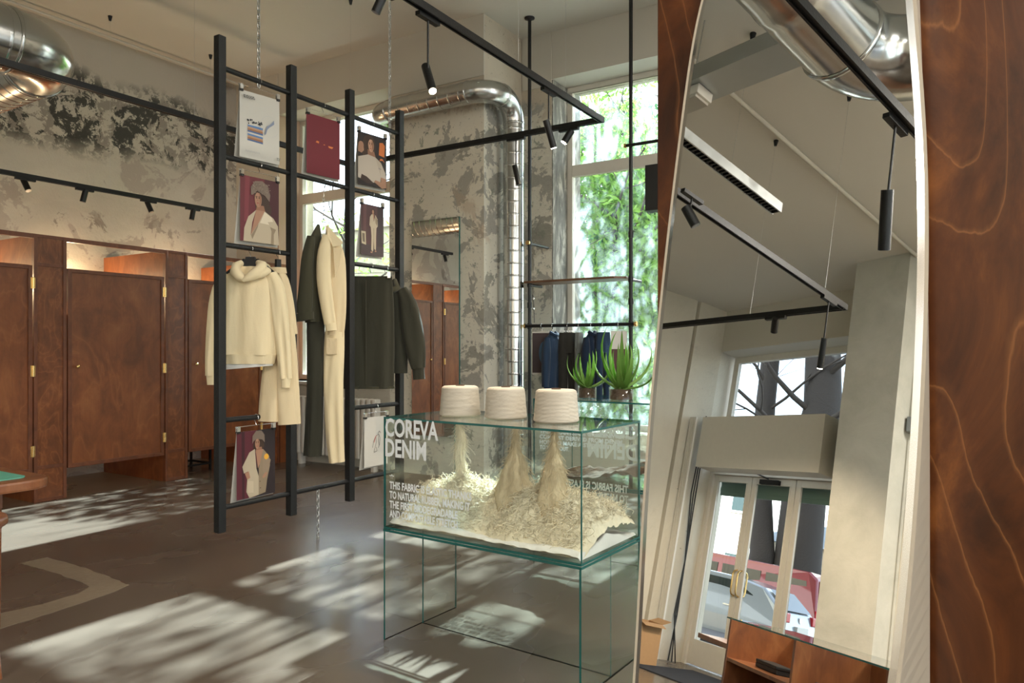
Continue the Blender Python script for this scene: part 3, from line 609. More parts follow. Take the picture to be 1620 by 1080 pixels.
for a, b_, l in ((2.385, 3.365, 'top wooden rail over the leftmost fitting room door'), (3.65, 4.65, 'top wooden rail over the wide middle fitting room door'), (4.91, 5.9, 'top wooden rail over the fitting room door behind the hoodie')):
    tag(MB().box(BX-.05, BX-.002, a, b_, 2.41, 2.45).build('booth_rail', M_['woodframe'], bevel=.003), l, 'rail', 'top rails over the fitting room doors')
tag(MB().box(-8.41, BX, 6.17, 6.43, 0, 2.45).build('booth_end_panel', M_['wood'], bevel=.003), 'plain wooden end panel closing the booths against the back wall', 'panel')
# warm lamp in each booth, low on the wall behind the door
for y, l in ((2.9, 'small warm wall lamp inside the leftmost booth'), (4.15, 'small warm wall lamp inside the middle booth'), (5.4, 'small warm wall lamp inside the booth behind the hoodie')):
    b = empty('booth_lamp', (-8.41, y, 1.98), 0, l, 'lamp', 'small wall lamps inside the booths')
    MB().box(-8.42, -8.40, y-.04, y+.04, 1.94, 2.02).build('backplate', M_['brass'], b)
    MB().lathe([(.02, 0), (.045, .02), (.05, .06), (.03, .09), (.004, .1)], 14, M=T(-8.40, y, 1.98, ry=pi/2)).build('globe', M_['boothglow'], b)
    l_ = bpy.data.lights.new('booth_light', 'POINT'); l_.energy = 15; l_.color = (1, .72, .42); l_.shadow_soft_size = .05
    o = bpy.data.objects.new('booth_light', l_); COL.objects.link(o); o.location = (-8.22, y, 2.06)
# stool in the booth behind the hoodie
st = empty('booth_stool', (-7.75, 5.25, 0), 0, 'low black steel stool frame inside the booth behind the hoodie', 'stool')
for x in (-.18, .18):
    for y in (-.18, .18): MB().box(-7.75+x-.011, -7.75+x+.011, 5.25+y-.011, 5.25+y+.011, 0, .42).build('leg', M_['black'], st)
sb = MB().box(-7.94, -7.56, 5.06, 5.082, .06, .08).box(-7.94, -7.56, 5.418, 5.44, .06, .08).box(-7.94, -7.918, 5.08, 5.42, .06, .08).box(-7.582, -7.56, 5.08, 5.42, .06, .08)
sb.build('brace', M_['black'], st); MB().box(-7.95, -7.55, 5.05, 5.45, .42, .45).build('seat', M_['wood'], st, bevel=.006)

# mirror on the pillar
pm = empty('wall_mirror', (-5.03, 6.45, .44), 0, 'tall frameless rectangular mirror fixed on the peeling pillar', 'mirror')
MB().add([(-5.355, 6.425, .44), (-4.70, 6.425, .44), (-4.70, 6.425, 2.83), (-5.355, 6.425, 2.83)], [(0, 1, 2, 3)]).build('mirror_face', M_['mirror'], pm)
MB().box(-5.355, -4.70, 6.4255, 6.449, .44, 2.83).build('backing', M_['edge'], pm)

# radiator under the left window
rd = empty('radiator', (-6.4, 6.3, 0), 0, 'white column radiator standing under the left window', 'radiator')
for i in range(16):
    x = -7.0+i*.082
    MB().box(x-.03, x+.03, 6.24, 6.34, .13, .83).build('radiator_section', M_['whitepaint'], rd, bevel=.018)
for x in (-6.98, -5.79): MB().box(x-.02, x+.02, 6.25, 6.33, 0, .14).build('foot', M_['whitepaint'], rd)
MB().tube([(-5.72, 6.29, .2), (-5.66, 6.29, .2), (-5.64, 6.29, .02)], .014, 8).build('pipe', M_['whitepaint'], rd)

# ================================================================== BIG MIRROR leaning on the varnished panel
az, el = RAD(-10.29), RAD(9.48)
mn = V3((cos(el)*sin(az), -cos(el)*cos(az), sin(el))); P0 = V3((-.1939, .9641, 1.4095)); mh = V3((sin(az), -cos(az), 0)).normalized()
mu = V3((cos(az), sin(az), 0)); mv = mn.cross(mu); mv = mv if mv.z > 0 else -mv
left = [(-.376, .920, .956), (-.378, .938, 1.06), (-.380, .967, 1.226), (-.377, .989, 1.357), (-.371, 1.010, 1.492), (-.363, 1.032, 1.631), (-.349, 1.062, 1.821), (-.34, 1.077, 1.918)]
right = [(-.074, .883, 1.057), (-.066, .899, 1.162), (-.060, .915, 1.263), (-.056, .932, 1.366), (-.054, .943, 1.437), (-.053, .955, 1.509), (-.055, .975, 1.622), (-.062, .996, 1.740), (-.071, 1.012, 1.824)]
uv = lambda p: ((V3(p)-P0).dot(mu), (V3(p)-P0).dot(mv))
Lp = [uv(p) for p in left]; Rp = [uv(p) for p in right]
# the outline narrows smoothly above and below what the photograph shows
out = [(-.03, 1.0-1.41+.0)] if False else []
lowL = [(-.075, -.885), (-.128, -.84), (-.158, -.75), (-.172, -.62)]; hiL = [(-.105, .70), (-.07, .78), (-.02, .82)]
outl = lowL + Lp + hiL; lowR = [(.0, -.885), (.05, -.84), (.083, -.75), (.101, -.62)]; hiR = [(.105, .52), (.095, .62), (.075, .72), (.03, .80)]
outr = lowR + Rp + hiR
def smooth_chain(ch, n=70):
    ch = sorted(ch, key=lambda p: p[1]); vs_ = [ch[0][1] + (ch[-1][1]-ch[0][1])*i/n for i in range(n+1)]; us = []
    for v in vs_:
        for a, b_ in zip(ch[:-1], ch[1:]):
            if a[1] <= v <= b_[1]+1e-9: us.append(a[0]+(b_[0]-a[0])*(v-a[1])/(b_[1]-a[1]+1e-9)); break
        else: us.append(ch[-1][0])
    for _ in range(14): us = [us[0]] + [(us[i-1]+2*us[i]+us[i+1])/4 for i in range(1, n)] + [us[-1]]
    return list(zip(us, vs_))
poly = smooth_chain(outr) + smooth_chain(outl)[::-1]
def onm(u, v, off=0): return P0 + mu*u + mv*v + mn*off
bm_ = empty('standing_mirror', (-.22, .9, 0), 0, 'big leaning oval standing mirror with cream edge in front of the varnished wood panel', 'mirror')
n = len(poly)
MB().add([onm(u, v, .001) for u, v in poly], [tuple(range(n))]).build('mirror_face', M_['mirror'], bm_)
cx_ = sum(p[0] for p in poly)/n
rim = []
for i, (u, v) in enumerate(poly):
    a = V3((*poly[i-1], 0)); b_ = V3((*poly[(i+1) % n], 0)); t = (b_-a).normalized(); rim.append((u+t.y*.007, v-t.x*.007))
bev = MB(); bev.add([onm(u, v, .001) for u, v in poly] + [onm(u, v, -.002) for u, v in rim], [(i, n+i, n+(i+1) % n, (i+1) % n) for i in range(n)]); bev.build('bevelled_edge', M_['chrome'], bm_)
BU = lambda z: .129 - .028*max(0, z-1.2)**2
# body of the mirror: a wedge whose back stands upright
def back(p):
    q = P0 - mh*.118; t = (q-p).dot(mh); return p + mh*t
rb = MB(); A = [onm(u, v, -.0021) for u, v in rim]; B = [onm(u+(.004 if u > cx_ else -.004), v, -.0021) for u, v in rim]
Bk = []
for p in B:
    b0 = back(p)
    if (b0-p).dot(mh) > -.012: b0 = p - mh*.012
    uu = (b0-P0).dot(mu)
    if uu > 0 and .5 < b0.z < 2.05: b0 = b0 + mu*(BU(b0.z) - uu)
    Bk.append(b0)
rb.add(A + B + Bk, [(i, n+i, n+(i+1) % n, (i+1) % n) for i in range(n)] + [(n+i, 2*n+i, 2*n+(i+1) % n, n+(i+1) % n) for i in range(n)] + [tuple(range(3*n-1, 2*n-1, -1))])
rb.build('body', plain('cream_edge', (.42, .37, .29), .5), bm_)
# tall varnished panel behind it
q = P0 - mh*.135; dd = mu
pn = MB(); p_l = q + mu*(-.2615-.0) ; t0 = None
# left edge of the panel: where it shows beside the mirror
LE = -.2719
c0 = q + mu*LE; c1 = q + mu*.62
poly4 = [(c0.x, c0.y), (c1.x, c1.y), (c1.x - mh.x*.035, c1.y - mh.y*.035), (c0.x - mh.x*.035, c0.y - mh.y*.035)]
tag(MB().prism(poly4, 0.0, 2.7).build('birch_screen', M_['woodnear'], bevel=.002), 'tall varnished flame-grained birch panel behind the big leaning mirror', 'panel')

# ================================================================== HANGING BLACK LADDER RACK
LX = -4.125
ld = empty('hanging_ladder', (LX, 3.9, .216), 0, 'black stained wooden ladder rack hanging from chains with clothes and posters', 'rack')
PY = (3.031, 3.619, 4.200, 4.788)
for y in PY: MB().box(LX-.0275, LX+.0275, y-.0275, y+.0275, .216, 3.42).build('post', M_['blackwood'], ld, bevel=.004)
for bay, zs in enumerate(((3.222, 2.652, 2.078, .938, .372), (3.222, 2.652, .372), (3.222, 2.652, 2.070, .938, .372))):
    for z in zs: MB().tube([(LX, PY[bay]+.02, z), (LX, PY[bay+1]-.02, z)], .0175, 14).build('rung', M_['blackwood'], ld)
def chain(pa, pb, label):
    mb = MB(); pa = V3(pa); pb = V3(pb); n = int((pb-pa).length/.029); 
    for i in range(n+1):
        c = pa.lerp(pb, i/n); ring = []
        for k in range(10):
            a = 2*pi*k/10; x = cos(a)*.0105; z = sin(a)*.010 + (.010 if sin(a) > 0 else -.010)
            ring.append(c + (V3((x, 0, z)) if i % 2 else V3((0, x, z))))
        mb.tube(ring+[ring[0]], .0034, 5, cap=False)
    return tag(mb.build('chain', M_['zinc']), label, 'chain', None)
chain((LX, 3.335, 3.20), (LX, 3.335, CH-.01), 'galvanised chain holding the left end of the black ladder rack')
chain((LX, 4.665, 3.20), (LX, 4.665, CH-.01), 'galvanised chain holding the right end of the black ladder rack')
chain((LX, 3.87, .02), (LX, 3.87, .36), 'short galvanised chain from the bottom rung of the ladder down to the floor')

CA = RAD(32.06)
def hook(mb, z_top=0, drop=.07, M=None):
    """wire hook over a rung of radius .0175; the rung axis passes through the local origin"""
    pts = [(-.0, -.021, -.012)] + [(0, -.021*cos(a), .021*sin(a)) for a in [pi*i/8 for i in range(9)]] + [(0, .019, -.018), (0, .006, -.035), (0, 0, -drop)]
    R2 = Matrix.Rotation(pi/2, 4, 'Z')
    return mb.tube([tuple((R2 @ V3(p)) if False else p) for p in pts], .0022, 6, M=M)
# rungs run along Y, so hooks bend in X: local frame rotated so that local y is world x
def hanger_clip(Y, z, w, label, group, rz=RAD(90), w_off=0):
    """metal clip hanger; local x runs along the width"""
    h = empty('clip_hanger', (LX, Y, z), rz, label, 'hanger', group)
    hook(MB(), drop=.055).build('hook', M_['chrome'], h, local=True)
    MB().tube([(-w/2-.01, 0, -.055), (0, 0, -.052), (w/2+.01, 0, -.055)], .0022, 6).build('bar', M_['chrome'], h, local=True)
    for s in (-1, 1):
        c = MB().box(s*w*.46-.011, s*w*.46+.011, -.011, -.003, -.085, -.05).box(s*w*.46-.011, s*w*.46+.011, .003, .011, -.085, -.05).tube([(s*w*.46-.013, 0, -.058), (s*w*.46+.013, 0, -.058)], .007, 8)
        cc = c.build('clip', M_['chrome'], h, local=True)
        MB().box(s*w*.46-.011, s*w*.46+.011, -.0125, .0125, -.098, -.084).build('clip_pad', M_['plasticblack'], cc, local=True)
    return h

# ---- posters -------------------------------------------------------
def flat(name, col, rough=.55): 
    k = 'ink_%d_%d_%d' % tuple(int(c*999) for c in col)
    if k not in M_: M_[k] = plain(k, col, rough)
    return M_[k]
def ell(cx, cy, rx, ry, n=18, a0=0, a1=2*pi, rot=0):
    r = []
    for i in range(n):
        a = a0+(a1-a0)*i/(n-1 if a1-a0 < 6.2 else n); x, y = rx*cos(a), ry*sin(a); r.append((cx+x*cos(rot)-y*sin(rot), cy+x*sin(rot)+y*cos(rot)))
    return r
def poster(label, Y, ztop, w, h, art, rz=RAD(90), back=.0, tilt=0, dx=.0):
    """paper sheet whose front faces -y locally (towards the camera once turned); art: list of (part name, colour, polygon in 0..1)"""
    p = empty('poster', (LX+dx, Y, ztop), rz, label, 'poster')
    tl = Matrix.Rotation(tilt, 4, 'X')
    MB().box(-w/2, w/2, -.0005, .0005, -h, 0, M=tl).build('sheet', M_['paper'], p, local=True)
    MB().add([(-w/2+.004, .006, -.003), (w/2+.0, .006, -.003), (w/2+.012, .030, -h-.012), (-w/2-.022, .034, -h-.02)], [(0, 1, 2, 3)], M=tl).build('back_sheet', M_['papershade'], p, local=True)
    lay = {}
    for i, (nm, col, pg) in enumerate(art):
        pts = [(-w/2+w*x, -.0008-.00022*i, -h+h*y) for x, y in pg]
        lay.setdefault((nm, col), []).append(pts)
    for (nm, col), ps in lay.items():
        mb = MB()
        for pts in ps: mb.add(pts, [tuple(range(len(pts)))], M=tl)
        mb.build(nm, flat(nm, col), p, local=True)
    return p
SK = (.40, .21, .13); SKD = (.30, .14, .08); HAIR = (.050, .024, .014); LIN = (.50, .41, .29); LIND = (.28, .21, .135); DRAPE = (.085, .012, .018); DARK = (.022, .014, .014)
def face(cx, cy, r, lean=0, skin=SK, shade=SKD):
    return [('face', skin, ell(cx, cy, r*.72, r, rot=lean)), ('hairline', HAIR, [(cx-r*.80, cy-r*.1), (cx-r*.84, cy+r*.7), (cx-r*.4, cy+r*1.15), (cx+r*.35, cy+r*1.15), (cx+r*.82, cy+r*.75), (cx+r*.86, cy-r*.5), (cx+r*.66, cy+r*.35), (cx+r*.3, cy+r*.78), (cx-r*.3, cy+r*.80), (cx-r*.62, cy+r*.45)]), ('face_shadow', shade, [(cx+r*.15, cy+r*.8), (cx+r*.6, cy+r*.4), (cx+r*.62, cy-r*.3), (cx+r*.2, cy-r*.92), (cx+r*.28, cy-r*.2)]),
            ('brow', HAIR, ell(cx-r*.36, cy+r*.30, r*.22, r*.05, 8)), ('brow', HAIR, ell(cx+r*.20, cy+r*.30, r*.20, r*.05, 8)), ('eye', HAIR, ell(cx-r*.36, cy+r*.13, r*.15, r*.07, 8)), ('eye', HAIR, ell(cx+r*.18, cy+r*.13, r*.14, r*.07, 8)),
            ('nose', shade, [(cx-r*.12, cy+r*.1), (cx-r*.02, cy-r*.22), (cx-r*.2, cy-r*.22)]), ('mouth', (.36, .08, .06), ell(cx-r*.12, cy-r*.48, r*.22, r*.07, 10))]
full = lambda c, n='print': [(n, c, [(.0, .0), (1, .0), (1, 1), (.0, 1)])]
def bars(nm, col, x0, y0, x1, y1, n, seed, fill=.6):
    rn = random.Random(seed); r = []
    for i in range(n):
        y = y1-(y1-y0)*(i+.5)/n; hh = (y1-y0)/n*fill/2; x = x0
        while x < x1-.01:
            l = rn.uniform(.02, .06); r.append((nm, col, [(x, y-hh), (min(x+l, x1), y-hh), (min(x+l, x1), y+hh), (x, y+hh)])); x += l+.012
    return r
# white graphic poster
rn = random.Random(3); art = []
for i in range(9):
    c = [(.08, .14, .30), (.36, .16, .07), (.50, .30, .18), (.10, .22, .45), (.62, .60, .56)][i % 5]; y = .27+.026*i
    art.append(('stripe', c, [(.19+.004*i*.3, y), (.58-.01*i*.1, y+.0-.012), (.57, y+.021), (.4, y+.028+rn.uniform(-.004, .004)), (.19, y+.024)]))
for i in range(26): x = .18+rn.random()*.36; y = .515+rn.random()*.07; art.append(('speckle', (.02, .02, .03), ell(x, y, .012+rn.random()*.014, .006+rn.random()*.008, 6)))
pl_ = [(.60, .40), (.63, .48), (.66, .54), (.74, .58), (.80, .62), (.84, .66), (.85, .60), (.80, .57), (.72, .53), (.67, .49), (.64, .42)]
art.append(('plume', (.25, .29, .40), pl_)); 
for i in range(40): a = 2*pi*i/40; b2 = a+2*pi/50; art.append(('ring', (.55, .56, .58), [(.72+.23*cos(a), .54+.16*sin(a)), (.72+.23*cos(b2), .54+.16*sin(b2)), (.72+.225*cos(b2), .54+.157*sin(b2)), (.72+.225*cos(a), .54+.157*sin(a))]))
art += bars('heading', (.05, .05, .05), .06, .875, .34, .93, 4, 2) + bars('small_print', (.4, .4, .4), .1, .08, .45, .11, 2, 5, .3) + bars('code_mark', (.2, .2, .2), .88, .04, .97, .09, 3, 6)
PG = 'clip hangers holding the posters'
def hung(label_p, hl, Y, z, w, h, art, yaw=0, tilt=0): hanger_clip(Y, z, w, hl, PG, RAD(90)+yaw); return poster(label_p, Y, z-.088, w, h, art, RAD(90)+yaw, tilt=tilt)
hung('white poster with blue and rust striped drawing, top left of the black ladder', 'metal clip hanger holding the white striped-drawing poster', 3.345, 3.222, .30, .45, art, RAD(-8))
# portrait with a woolly hat
HATC = (.20, .145, .11); coat = [(.06, 0), (.10, .22), (.22, .40), (.45, .50), (.62, .50), (.85, .40), (.97, .28), (.99, 0)]
art = full((.13, .018, .025)) + [('curtain_fold', (.06, .01, .014), [(.55, 0), (1, 0), (1, 1), (.62, 1)]), ('curtain_fold', (.19, .03, .04), [(.1, .3), (.2, .3), (.24, 1), (.12, 1)])]
art += [('hair', HAIR, ell(.56, .62, .19, .21)), ('hair', HAIR, ell(.70, .52, .10, .10)), ('neck', SKD, [(.42, .58), (.60, .58), (.66, .44), (.38, .42)]), ('chest', SK, [(.40, .50), (.62, .50), (.52, .30), (.30, .06), (.27, .12)])]
art += [('coat', LIN, [(.08, 0), (.10, .20), (.20, .38), (.40, .50), (.30, .30), (.26, .10), (.28, 0)]), ('coat', LIN, [(.28, 0), (.26, .10), (.46, .30), (.62, .50), (.85, .41), (.97, .30), (1, 0)]), ('lapel', (.72, .62, .47), [(.50, .31), (.62, .49), (.80, .42), (.84, .36), (.70, .34), (.74, .30)]), ('coat_fold', LIND, [(.78, 0), (.80, .2), (.76, .27), (.92, .24), (.86, .16), (.86, 0)]), ('coat_fold', LIND, [(.27, .10), (.46, .30), (.44, .24), (.30, .04)])]
art += face(.45, .67, .125, .06) + [('woolly_hat', HATC, [(.26, .72), (.26, .84), (.36, .94), (.55, .96), (.70, .90), (.76, .76), (.74, .66), (.62, .74), (.42, .80), (.30, .72)])]
for i in range(60): x = .28+rn.random()*.46; y = .76+rn.random()*.17; art.append(('hat_texture', (.30, .23, .18) if i % 2 else (.13, .09, .07), ell(x, y, .011, .008, 6)))
hung('portrait poster of a person in a woolly hat and open cream coat, second row left', 'metal clip hanger holding the close portrait with woolly hat', 3.345, 2.652, .305, .44, art, RAD(-4))
# maroon poster
art = full((.17, .012, .022)) + [('orange_mark', (.75, .22, .06), q_) for q_ in ([(.27, .545), (.36, .535), (.37, .57), (.30, .575)], [(.50, .53), (.55, .53), (.54, .545), (.50, .54)], [(.66, .505), (.76, .50), (.80, .535), (.64, .535)])]
hung('plain maroon poster with three small orange marks in the top middle bay', 'metal clip hanger holding the plain maroon poster', 3.925, 3.222, .305, .44, art, RAD(-6))
# portrait in a tee shirt
art = full(DARK) + [('backdrop_strip', (.02, .012, .01), [(.0, 0), (.1, 0), (.1, 1), (0, 1)])]
art += [('hair', HAIR, ell(.38, .78, .23, .20)), ('hair', HAIR, ell(.24, .66, .10, .14)), ('neck', SKD, [(.33, .70), (.56, .68), (.62, .56), (.34, .54)]), ('t_shirt', (.52, .44, .36), [(0, .12), (0, .52), (.18, .56), (.34, .60), (.60, .58), (.80, .50), (.96, .32), (.98, .20), (.80, .22), (.78, .12), (.5, .08)]), ('shirt_fold', (.46, .38, .30), [(.60, .58), (.80, .50), (.78, .24), (.70, .40)]),
        ('arm', SK, [(.80, .22), (.98, .20), (.99, .03), (.84, .0), (.55, .10), (.60, .14), (.80, .12)]), ('sleeve_dark', (.05, .025, .02), [(.08, .10), (.12, .20), (.30, .17), (.58, .06), (.30, .04)]), ('raised_arm', SK, [(0, .62), (.12, .60), (.20, .66), (.18, .76), (.08, .78), (.0, .72)]), ('hand', SK, ell(.10, .75, .09, .07)), ('orange_lettering', (.62, .17, .04), [(.72, .64), (.92, .62), (.94, .85), (.86, .90), (.74, .88)]), ('orange_lettering', (.62, .17, .04), [(.74, .53), (.86, .55), (.93, .51), (.86, .58), (.78, .58)])]
art += face(.44, .79, .135, .1, (.55, .31, .2)) + [('chest_mark', (.3, .25, .24), [(.70, .37), (.80, .36), (.80, .38), (.70, .39)])]
hung('portrait poster of a person in a pale tee shirt with orange lettering beside the head', 'metal clip hanger holding the tee shirt portrait', 4.455, 3.222, .30, .42, art, RAD(-6))
# full length figure
art = full((.075, .030, .032)) + [('curtain_fold', (.12, .05, .05), [(.1, .3), (.22, .3), (.24, 1), (.1, 1)]), ('curtain_fold', (.035, .018, .02), [(.7, .2), (1, .2), (1, 1), (.72, 1)]), ('stage_floor', (.05, .03, .032), [(0, 0), (1, 0), (1, .18), (0, .24)]), ('leaning_picture', (.52, .44, .30), [(.03, .22), (.22, .20), (.20, .46), (.01, .46)]), ('picture_inside', (.16, .12, .09), [(.07, .26), (.17, .245), (.155, .42), (.05, .42)])]
art += [('hair', HAIR, ell(.53, .88, .07, .06)), ('face', SK, ell(.52, .87, .042, .042)), ('chest', SK, [(.49, .83), (.57, .83), (.56, .70)]), ('jumpsuit', LIN, [(.46, .82), (.38, .76), (.36, .60), (.42, .56), (.45, .40), (.44, .12), (.50, .08), (.53, .12), (.545, .40), (.57, .14), (.64, .12), (.65, .18), (.655, .40), (.67, .56), (.73, .60), (.72, .74), (.62, .82), (.56, .68), (.51, .82)]), ('jumpsuit_shade', LIND, [(.60, .80), (.72, .72), (.70, .60), (.63, .66)]), ('jumpsuit_shade', LIND, [(.535, .55), (.56, .55), (.56, .30), (.54, .35)]), ('foot', SK, ell(.45, .07, .05, .015)), ('foot', SK, ell(.63, .10, .04, .015))]
hung('full length poster of a standing barefoot person in a cream jumpsuit', 'metal clip hanger holding the full length jumpsuit poster', 4.455, 2.652, .255, .41, art, RAD(-2))
# coat with yellow flower, lower left
art = full((.10, .014, .024)) + [('curtain_fold', (.022, .012, .014), [(.5, 0), (1, 0), (1, 1), (.52, 1)]), ('curtain_fold', (.045, .008, .012), [(.14, 0), (.2, 0), (.2, 1), (.12, 1)])]
art += [('hair', HAIR, ell(.56, .76, .15, .10)), ('neck', SKD, [(.50, .74), (.64, .74), (.66, .66), (.48, .66)]), ('chest', SK, [(.48, .70), (.68, .70), (.62, .52), (.54, .42)]), ('coat', LIN, [(.46, .72), (.32, .68), (.14, .48), (.18, .38), (.28, .40), (.24, .10), (.32, 0), (.56, .02), (.56, .30), (.50, .42)]), ('coat', LIND, [(.56, .02), (.74, .04), (.78, .22), (.86, .44), (.84, .58), (.68, .70), (.56, .42)]), ('coat_fold', (.30, .22, .15), [(.68, .66), (.88, .52), (.84, .42), (.76, .26), (.66, .38)]), ('arm', SK, [(.20, .38), (.30, .40), (.34, .30), (.26, .28)]), ('hand', SK, ell(.72, .30, .07, .03, rot=.5)), ('flower', (.80, .40, .04), ell(.76, .58, .06, .045)), ('pocket', (.58, .48, .34), [(.27, .08), (.42, .07), (.42, .24), (.27, .26)]), ('button', HAIR, ell(.59, .22, .012, .008, 6)), ('button', HAIR, ell(.60, .12, .012, .008, 6))]
art += face(.52, .80, .085, .0) + [('woolly_hat', HATC, [(.38, .80), (.39, .92), (.48, .99), (.62, .99), (.70, .92), (.71, .80), (.64, .85), (.50, .87), (.42, .84)])]
hung('poster of a person in a cream coat with yellow flower, hanging low left', 'metal clip hanger holding the yellow flower coat poster', 3.315, .938, .325, .45, art, RAD(2))
# line drawing, lower right
art = []
def stroke(pts, wd=.006, col=(.05, .04, .04), nm='drawn_line'):
    r = []
    for (x0, y0), (x1, y1) in zip(pts[:-1], pts[1:]):
        l = math.hypot(x1-x0, y1-y0) or 1; nx, ny = -(y1-y0)/l*wd, (x1-x0)/l*wd*.7; r.append((nm, col, [(x0+nx, y0+ny), (x1+nx, y1+ny), (x1-nx, y1-ny), (x0-nx, y0-ny)]))
    return r
art += stroke([(.35, .38), (.38, .50), (.48, .60), (.60, .64), (.66, .56), (.64, .42), (.58, .36)]) + stroke([(.48, .60), (.50, .48), (.44, .36)]) + stroke([(.60, .64), (.58, .50), (.62, .40)]) + stroke([(.42, .36), (.40, .28), (.52, .30), (.50, .38)]) + stroke([(.40, .48), (.45, .58), (.50, .62)], .009, (.55, .06, .05), 'red_line') + stroke([(.55, .64), (.62, .70), (.68, .66)])
hung('pale poster with a small black and red line drawing, low right beside the glass case', 'metal clip hanger holding the line drawing poster', 4.50, .938, .28, .40, art, RAD(0))

# ================================================================== GARMENTS on the ladder (local x = width, y = depth, z measured from the floor)
def garment_root(name, Y, label, cat, group=None, rz=CA, x=LX): return empty(name, (x, Y, 0), rz, label, cat, group)
def hookz(parent, z, mat='chrome', x=0, rot=0):
    hook(MB(), drop=.06, M=T(x, 0, z, rz=rot)).build('hook', M_[mat], parent, local=True)
HK = RAD(90)-CA
# hoodie
h = empty('coat_hanger', (LX, 3.27, 0), CA, 'black coat hanger inside the cream hoodie', 'hanger'); hookz(h, 2.078, rot=HK)
MB().loft([(-.17, 1.90, .012, .02), (-.08, 1.96, .022, .012), (0, 2.02, .03, .012), (.08, 1.96, .022, .012), (.17, 1.90, .012, .02)], n=12).build('shoulder_bar', M_['plasticblack'], h, local=True)
MB().prism([(-.045, 1.955), (.045, 1.955), (.03, 2.02), (-.03, 2.02)], -.012, .012, M=Matrix.Rotation(pi/2, 4, 'X')).build('neck_plate', M_['plasticblack'], h, local=True)
g = garment_root('hoodie', 3.27, 'cream hoodie hanging in the left bay of the black ladder', 'hoodie')
MB().loft([(0, 1.955, .070, .030), (0, 1.93, .12, .045), (0, 1.90, .175, .055), (-.004, 1.85, .20, .06), (-.01, 1.70, .202, .065), (-.017, 1.53, .204, .066), (-.021, 1.39, .20, .068), (-.021, 1.36, .195, .062)], n=48, fold=.013, k=5, seed=4).build('body', M_['cream'], g, local=True)
MB().loft([(-.021, 1.365, .196, .062), (-.021, 1.33, .186, .054), (-.021, 1.30, .18, .050)], n=48, fold=.006, k=12, seed=9).build('hem_band', M_['cream'], g, local=True)
MB().loft([(-.021, 1.31, .17, .04), (-.018, 1.275, .17, .038)], n=40, fold=.008, k=6, seed=2).build('lining', M_['white_cloth'], g, local=True)
MB().loft([(.135, 1.905, .040, .04), (.168, 1.85, .056, .05), (.192, 1.70, .054, .05), (.213, 1.49, .052, .045), (.228, 1.32, .048, .04), (.236, 1.20, .042, .034)], n=24, fold=.012, k=4, seed=5, flow=3).build('sleeve', M_['cream'], g, local=True)
MB().loft([(.236, 1.21, .034, .028), (.236, 1.14, .028, .024)], n=20, fold=.003, k=9, seed=1).build('cuff', M_['cream'], g, local=True)
MB().loft([(-.155, 1.905, .040, .04), (-.195, 1.85, .056, .05), (-.232, 1.70, .054, .05), (-.251, 1.49, .05, .045), (-.262, 1.32, .046, .04), (-.264, 1.22, .04, .034)], n=24, fold=.012, k=4, seed=6, flow=3).build('sleeve', M_['cream'], g, local=True)
MB().loft([(-.264, 1.225, .034, .028), (-.264, 1.16, .028, .024)], n=20, fold=.003, k=9, seed=3).build('cuff', M_['cream'], g, local=True)
# hood: two thick folded lobes crossing under the neck, hollow ring behind
hd = MB()
hd.tube([(-.055, -.01, 1.985), (-.082, -.04, 1.955), (-.075, -.075, 1.915), (-.035, -.098, 1.875), (.005, -.100, 1.855)], [.016, .030, .036, .032, .012], 14)
hd.tube([(.050, -.01, 1.985), (.088, -.035, 1.960), (.090, -.070, 1.925), (.045, -.100, 1.885), (-.015, -.108, 1.850)], [.016, .034, .040, .036, .012], 14)
hd.tube([(.10, -.02, 1.945), (.125, -.045, 1.925), (.10, -.075, 1.90), (.05, -.085, 1.87)], [.012, .028, .030, .014], 12)
hd.tube([(-.06, -.02, 1.975), (-.085, .035, 1.95), (0, .075, 1.93), (.09, .035, 1.955), (.055, -.02, 1.98)], [.02, .032, .036, .032, .02], 14)
hd.build('hood', M_['cream'], g, local=True)
# trousers clipped beside it
h = empty('clip_hanger', (LX, 3.50, 2.078), CA+RAD(55), 'metal clip hanger holding the cream trousers', 'hanger', None)
hook(MB(), drop=.055, M=T(rz=RAD(0))).build('hook', M_['chrome'], h, local=True); MB().box(-.018, .018, -.012, .012, -.115, -.05).build('clip', M_['plasticblack'], h, local=True)
g = garment_root('trousers', 3.50, 'wide cream trousers clipped at the waist beside the cream hoodie', 'trousers')
MB().loft([(-.004, 1.965, .026, .022), (-.004, 1.935, .062, .03), (0.002, 1.89, .072, .04), (.03, 1.72, .085, .05, -.02), (.045, 1.5, .10, .055, -.04)], n=36, fold=.014, k=5, seed=12).build('hips', M_['cream2'], g, local=True)
MB().loft([(-.004, 1.97, .060, .034), (-.004, 1.93, .066, .036)], n=30, fold=.003, k=5, seed=1).build('waistband', M_['cream2'], g, local=True)
MB().loft([(.012, 1.62, .060, .045, -.04), (.005, 1.36, .075, .045, -.08), (-.006, 1.10, .085, .045, -.11), (-.012, .905, .088, .042, -.12)], n=30, fold=.012, k=3, seed=13, flow=2).build('leg', M_['cream2'], g, local=True)
MB().loft([(.062, 1.62, .062, .05, -.06), (.085, 1.36, .072, .05, -.09), (.10, 1.10, .078, .05, -.11), (.112, .885, .078, .045, -.12)], n=30, fold=.012, k=3, seed=14, flow=2).build('leg', M_['cream2'], g, local=True)
